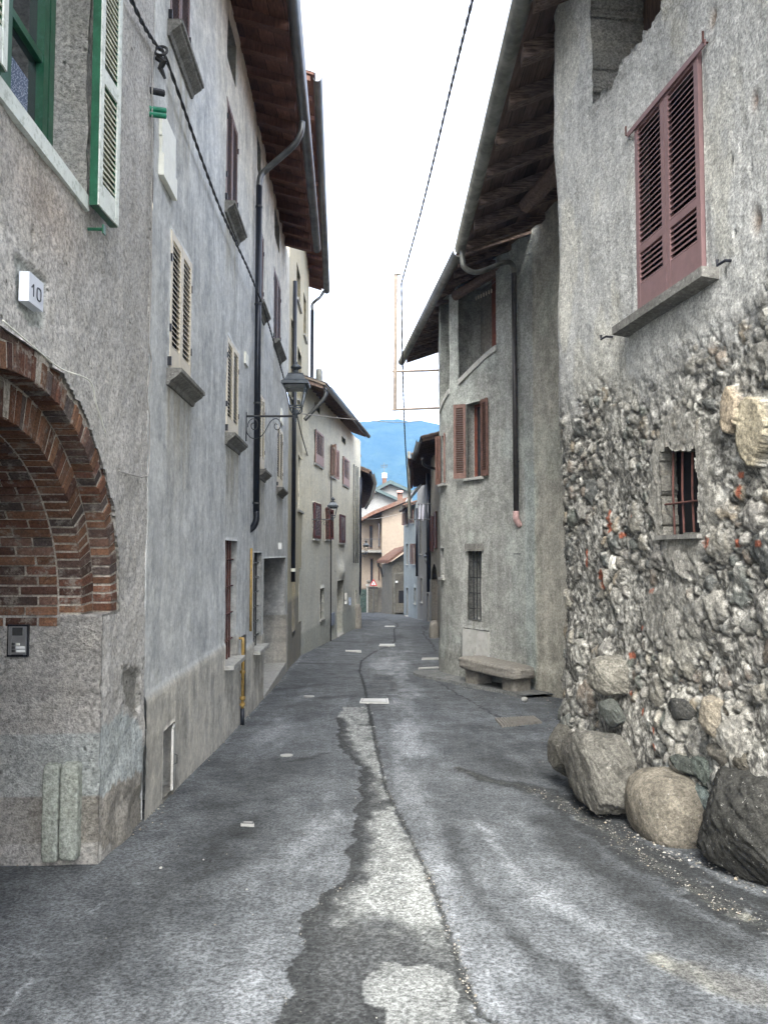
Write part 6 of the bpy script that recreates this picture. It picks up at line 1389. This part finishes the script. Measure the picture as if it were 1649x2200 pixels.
cable('overhead_cable', [at(757, 1113, 35.), at(800, 1115, 40), at(840, 1108, 44), at(872, 1100, 46)], .015, 'thin cable spanning the street in front of the peach house', 'cable_grey', group='overhead cables')
n_ = .10
cable('wall_cable', [on(pL1, 255, -20, .06), on(pL1, 295, 55, .05), on(pL1, 322, 100, .06), on(pL2, 345, 135, .06), on(pL2, 420, 340, .06), on(pL2, 470, 462, .05), on(pL2, 520, 590, .12), on(pL2, 560, 690, .12), on(pL2, 608, 835, .08)], .010, 'black twisted cable running down along the blue grey wall', tw=.30, group='wall cables')
cable('wall_cable', [on(pL2, 608, 835, .08), on(pL2, 620, 870, .14), on(pL3, 640, 935, .1), on(pL3, 660, 1000, .1)], .012, 'twisted cable looping behind the near lantern to the yellow house', tw=.3, group='wall cables')
cable('wall_cable', [on(pL1, 319, 110, .03), on(pL1, 318, 400, .03), on(pL1, 316, 620, .03), on(pL1, 312, 730, .03), on(pL1, 317, 780, .03), on(pL1, 308, 850, .03), on(pL1, 313, 900, .03), on(pL1, 311, 1010, .03), on(pL1, 300, 1024, .03), on(pL1, 275, 1020, .03), on(pL1, 249, 1012, .02)], .006, 'thin grey cable running straight down the corner of the stucco house', 'cable_grey', group='wall cables')
cable('wall_cable', [on(pL1, -8, 688, .03), on(pL1, 60, 745, .03), on(pL1, 120, 792, .03), on(pL1, 182, 818, .03), on(pL1, 200, 868, .02), on(pL1, 224, 930, .01)], .0045, 'thin white cable crossing the stucco just above the brick arch', 'plate', group='wall cables')
b = MB(); c = on(pL1, 330, 108, .06); c = np.array(c)
ring_ = [tuple(c + np.array([.05 * math.cos(a), .02 * math.sin(a), .05 * math.sin(a)])) for a in np.linspace(0, 2 * math.pi, 20)]; b.tube(ring_, .012, 6, False)
b.tube([tuple(c + [-.03, 0, -.05]), tuple(c + [.02, .01, -.09]), tuple(c + [-.01, .03, -.13]), tuple(c + [.02, .06, -.2])], [.03, .035, .025, .012], 7)
tag(b.build('cable_coil', M['cable']), 'black coil of cable at the upper corner of the stucco house', 'cable coil')
# ================================================================== things set in the road
def cover(px, name, label, cat, m='plate', rnd=False, group='covers set in the street'):
    P = [gp(x, y) for x, y in px]
    if rnd:
        c = .5 * (P[0] + P[1]); r = .5 * abs(P[1][0] - P[0][0]); P = [c + r * np.array([math.cos(a), math.sin(a)]) for a in np.linspace(0, 2 * math.pi, 25)[:-1]]
    b = MB(); zt_ = [float(g(p[1])) + .016 for p in P]; i0 = [b.V((p[0], p[1], z)) for p, z in zip(P, zt_)]; i1 = [b.V((p[0], p[1], z - .05)) for p, z in zip(P, zt_)]; k = len(P)
    for j in range(k): b.f.append([i0[j], i0[(j + 1) % k], i1[(j + 1) % k], i1[j]])
    b.f.append(i0[::-1]); o = b.build(name, M[m])
    if not rnd:
        c = sum(P) / 4; q = MB(); Pi = [c + (p - c) * .86 for p in P]
        for j in range(4): a, e = Pi[j], Pi[(j + 1) % 4]; q.tube([(a[0], a[1], float(g(a[1])) + .017), (e[0], e[1], float(g(e[1])) + .017)], .004, 4)
        q.build('joint', M['iron'], o)
    return tag(o, label, cat, group)
M['cover_dull'] = simple('dull_steel_cover', (.34, .34, .32), .5, .2, var=.2, vs=9)
M['cover'] = simple('pale_steel_cover', (.50, .50, .46), .4, .2, var=.1, vs=9)
cover([(772, 1511), (835, 1512), (833, 1502), (776, 1502)], 'manhole_cover', 'pale square cover at the upper end of the patched strip', 'manhole cover', 'cover')
cover([(742, 1400), (776, 1402), (775, 1398), (742, 1397.5)], 'manhole_cover', 'pale square cover on the left half of the street in the middle distance', 'manhole cover', 'cover')
cover([(814, 1388), (848, 1388), (847, 1384), (816, 1384)], 'manhole_cover', 'pale square cover on the crack in the middle distance', 'manhole cover', 'cover')
cover([(826, 1347), (848, 1347), (847, 1345), (827, 1345)], 'manhole_cover', 'farthest pale cover near the bend', 'manhole cover', 'cover')
cover([(602, 1625), (629, 1625)], 'round_cover', 'small round pale cover nearest to the camera on the left', 'manhole cover', 'cover_dull', True)
cover([(652, 1497), (675, 1497)], 'round_cover', 'small round pale cover left of the square one', 'manhole cover', 'cover_dull', True)
cover([(517, 1774), (546, 1775), (543, 1769), (522, 1769)], 'water_cover', 'small rectangular valve cover on the left lane', 'valve cover', 'cover_dull')
cover([(905, 1418), (942, 1417), (941, 1413), (907, 1414)], 'edge_slab', 'pale slab at the right edge before the rounded house, the farther one', 'slab', 'stone_light', group='slabs at the right edge')
cover([(898, 1439), (943, 1436), (942, 1433), (899, 1435)], 'edge_slab', 'pale slab at the right edge before the rounded house, the nearer one', 'slab', 'stone_light', group='slabs at the right edge')
P = [gp(x, y) for x, y in ((1063, 1545), (1078, 1563), (1166, 1553), (1148, 1540))]; t_ = thing('drain_grate', (P[0][0], P[0][1], float(g(P[0][1]))), 'rusty rectangular drain grate in front of the stone bench', 'drain grate')
for i in range(14):
    u0, u1 = i / 14, (i + .62) / 14; q = MB(); A0, A1 = P[0] + (P[3] - P[0]) * u0, P[0] + (P[3] - P[0]) * u1; B0, B1 = P[1] + (P[2] - P[1]) * u0, P[1] + (P[2] - P[1]) * u1; zz = lambda p, d: (p[0], p[1], float(g(p[1])) + d)
    q.hexa([zz(A0, -.02), zz(A1, -.02), zz(B1, -.02), zz(B0, -.02), zz(A0, .02), zz(A1, .02), zz(B1, .02), zz(B0, .02)]); q.build('slat', M['R3'], t_)
a = gp(659, 1392); c = gp(673, 1390); zz = float(g(a[1])); Ys = a[1]; x0, x1 = a[0], c[0]
b = MB(); b.box(x0, x1, Ys, Ys + .7, zz - .1, zz + .24); tag(b.build('door_step', M['stone_light']), 'pale stone step standing at the foot of the yellow house', 'step')
for (x, y, r) in ((437, 1848, .006), (530, 1912, .006), (1295, 1737, .02), (345, 1866, .01), (62, 1822, .02), (1230, 1940, .008), (1480, 1850, .01)):
    c = gp(x, y); lump_ = lump('loose_stone', (c[0], c[1], float(g(c[1])) + r * .4), (r * 2, r * 1.6, r * 1.3), M['stone_light'], None, 2.4, .15, x, .5, 8); tag(lump_, {437: 'tiny pale chip on the left lane', 530: 'tiny pale chip left of the patch', 1295: 'pale stone at the foot of the squared boulder', 345: 'small chip near the left wall corner', 62: 'pale stone under the guard stones by the arch', 1230: 'tiny chip on the right lane', 1480: 'small pale stone near the round tan boulder'}[x], 'stone')

# grit and small rubble lying along the foot of the walls
def grit():
    b = MB(); r2 = random.Random(9)
    def scat(px, wd, n, rmin, rmax):
        P = [gp(x, y) for x, y in px]
        for _ in range(n):
            i = r2.randrange(len(P) - 1); t = r2.random(); p = P[i] + (P[i + 1] - P[i]) * t; x, y = p[0] + r2.gauss(0, wd), p[1] + r2.gauss(0, wd); r = r2.uniform(rmin, rmax) * (r2.random() ** 2 + .4)
            z = float(g(y)) + r * .3; k = r2.uniform(.5, 1.1); w_ = r2.choice([(.30, .29, .27), (.22, .22, .21), (.42, .41, .37), (.16, .155, .15), (.34, .30, .24)]); b.cc = (w_[0] * k, w_[1] * k, w_[2] * k, 1)
            a = [r2.uniform(.6, 1.3) * r for _ in range(6)]; i0 = [b.V((x + a[0], y, z)), b.V((x, y + a[1], z)), b.V((x - a[2], y, z)), b.V((x, y - a[3], z)), b.V((x, y, z + a[4] * .8)), b.V((x, y, z - a[5]))]
            for q in ((0, 1, 4), (1, 2, 4), (2, 3, 4), (3, 0, 4)): b.f.append([i0[k_] for k_ in q])
    scat([(1130, 1692), (1185, 1714), (1240, 1747), (1300, 1787), (1380, 1842), (1460, 1892), (1560, 1947), (1649, 1992)], .06, 800, .003, .007)
    scat([(1250, 1735), (1350, 1790), (1450, 1845), (1530, 1860), (1649, 1915)], .05, 260, .004, .014)
    scat([(305, 1770), (400, 1663), (480, 1590), (560, 1508), (612, 1455)], .035, 600, .004, .013)
    scat([(0, 1858), (90, 1842), (180, 1838), (300, 1775)], .05, 500, .003, .011)
    scat([(950, 1450), (1030, 1500), (1180, 1500), (1190, 1560), (1180, 1640)], .07, 300, .005, .014)
    scat([(720, 1520), (770, 1700), (740, 1900), (640, 1980), (600, 2180)], .03, 250, .002, .006)
    scat(CRACK_PX, .02, 500, .002, .007)
    scat([(100, 2150), (800, 1900), (1500, 2100)], .9, 260, .002, .006)
    tag(b.build('grit', M['rubble'], None, False, True), kind='stuff')
grit()

# low paving strip at the foot of the rounded house
def pavement():
    s0 = pR2.hit(1190, 1480)[0]; s1 = pR2.hit(946, 1450)[0]; U = np.linspace(s0, s1, 40); b = MB(); prev = None
    for u in U:
        p, n = pR2.pos(u), pR2.nrm(u); wd = .62 + .05 * math.sin(u * 3); o = [p - n * .1, p + n * wd, p + n * (wd + .03)]
        r = [b.V((o[0][0], o[0][1], float(g(o[0][1])) + .07)), b.V((o[1][0], o[1][1], float(g(o[1][1])) + .055)), b.V((o[2][0], o[2][1], float(g(o[2][1])) - .05))]
        if prev: b.f.append([prev[0], prev[1], r[1], r[0]]); b.f.append([prev[1], prev[2], r[2], r[1]])
        prev = r
    tag(b.build('pavement', plaster('worn_paving', (.13, .135, .13), (.095, .10, .10), (.17, .17, .16), .3, .45, 60, .8, .008)), kind='structure')
pavement()
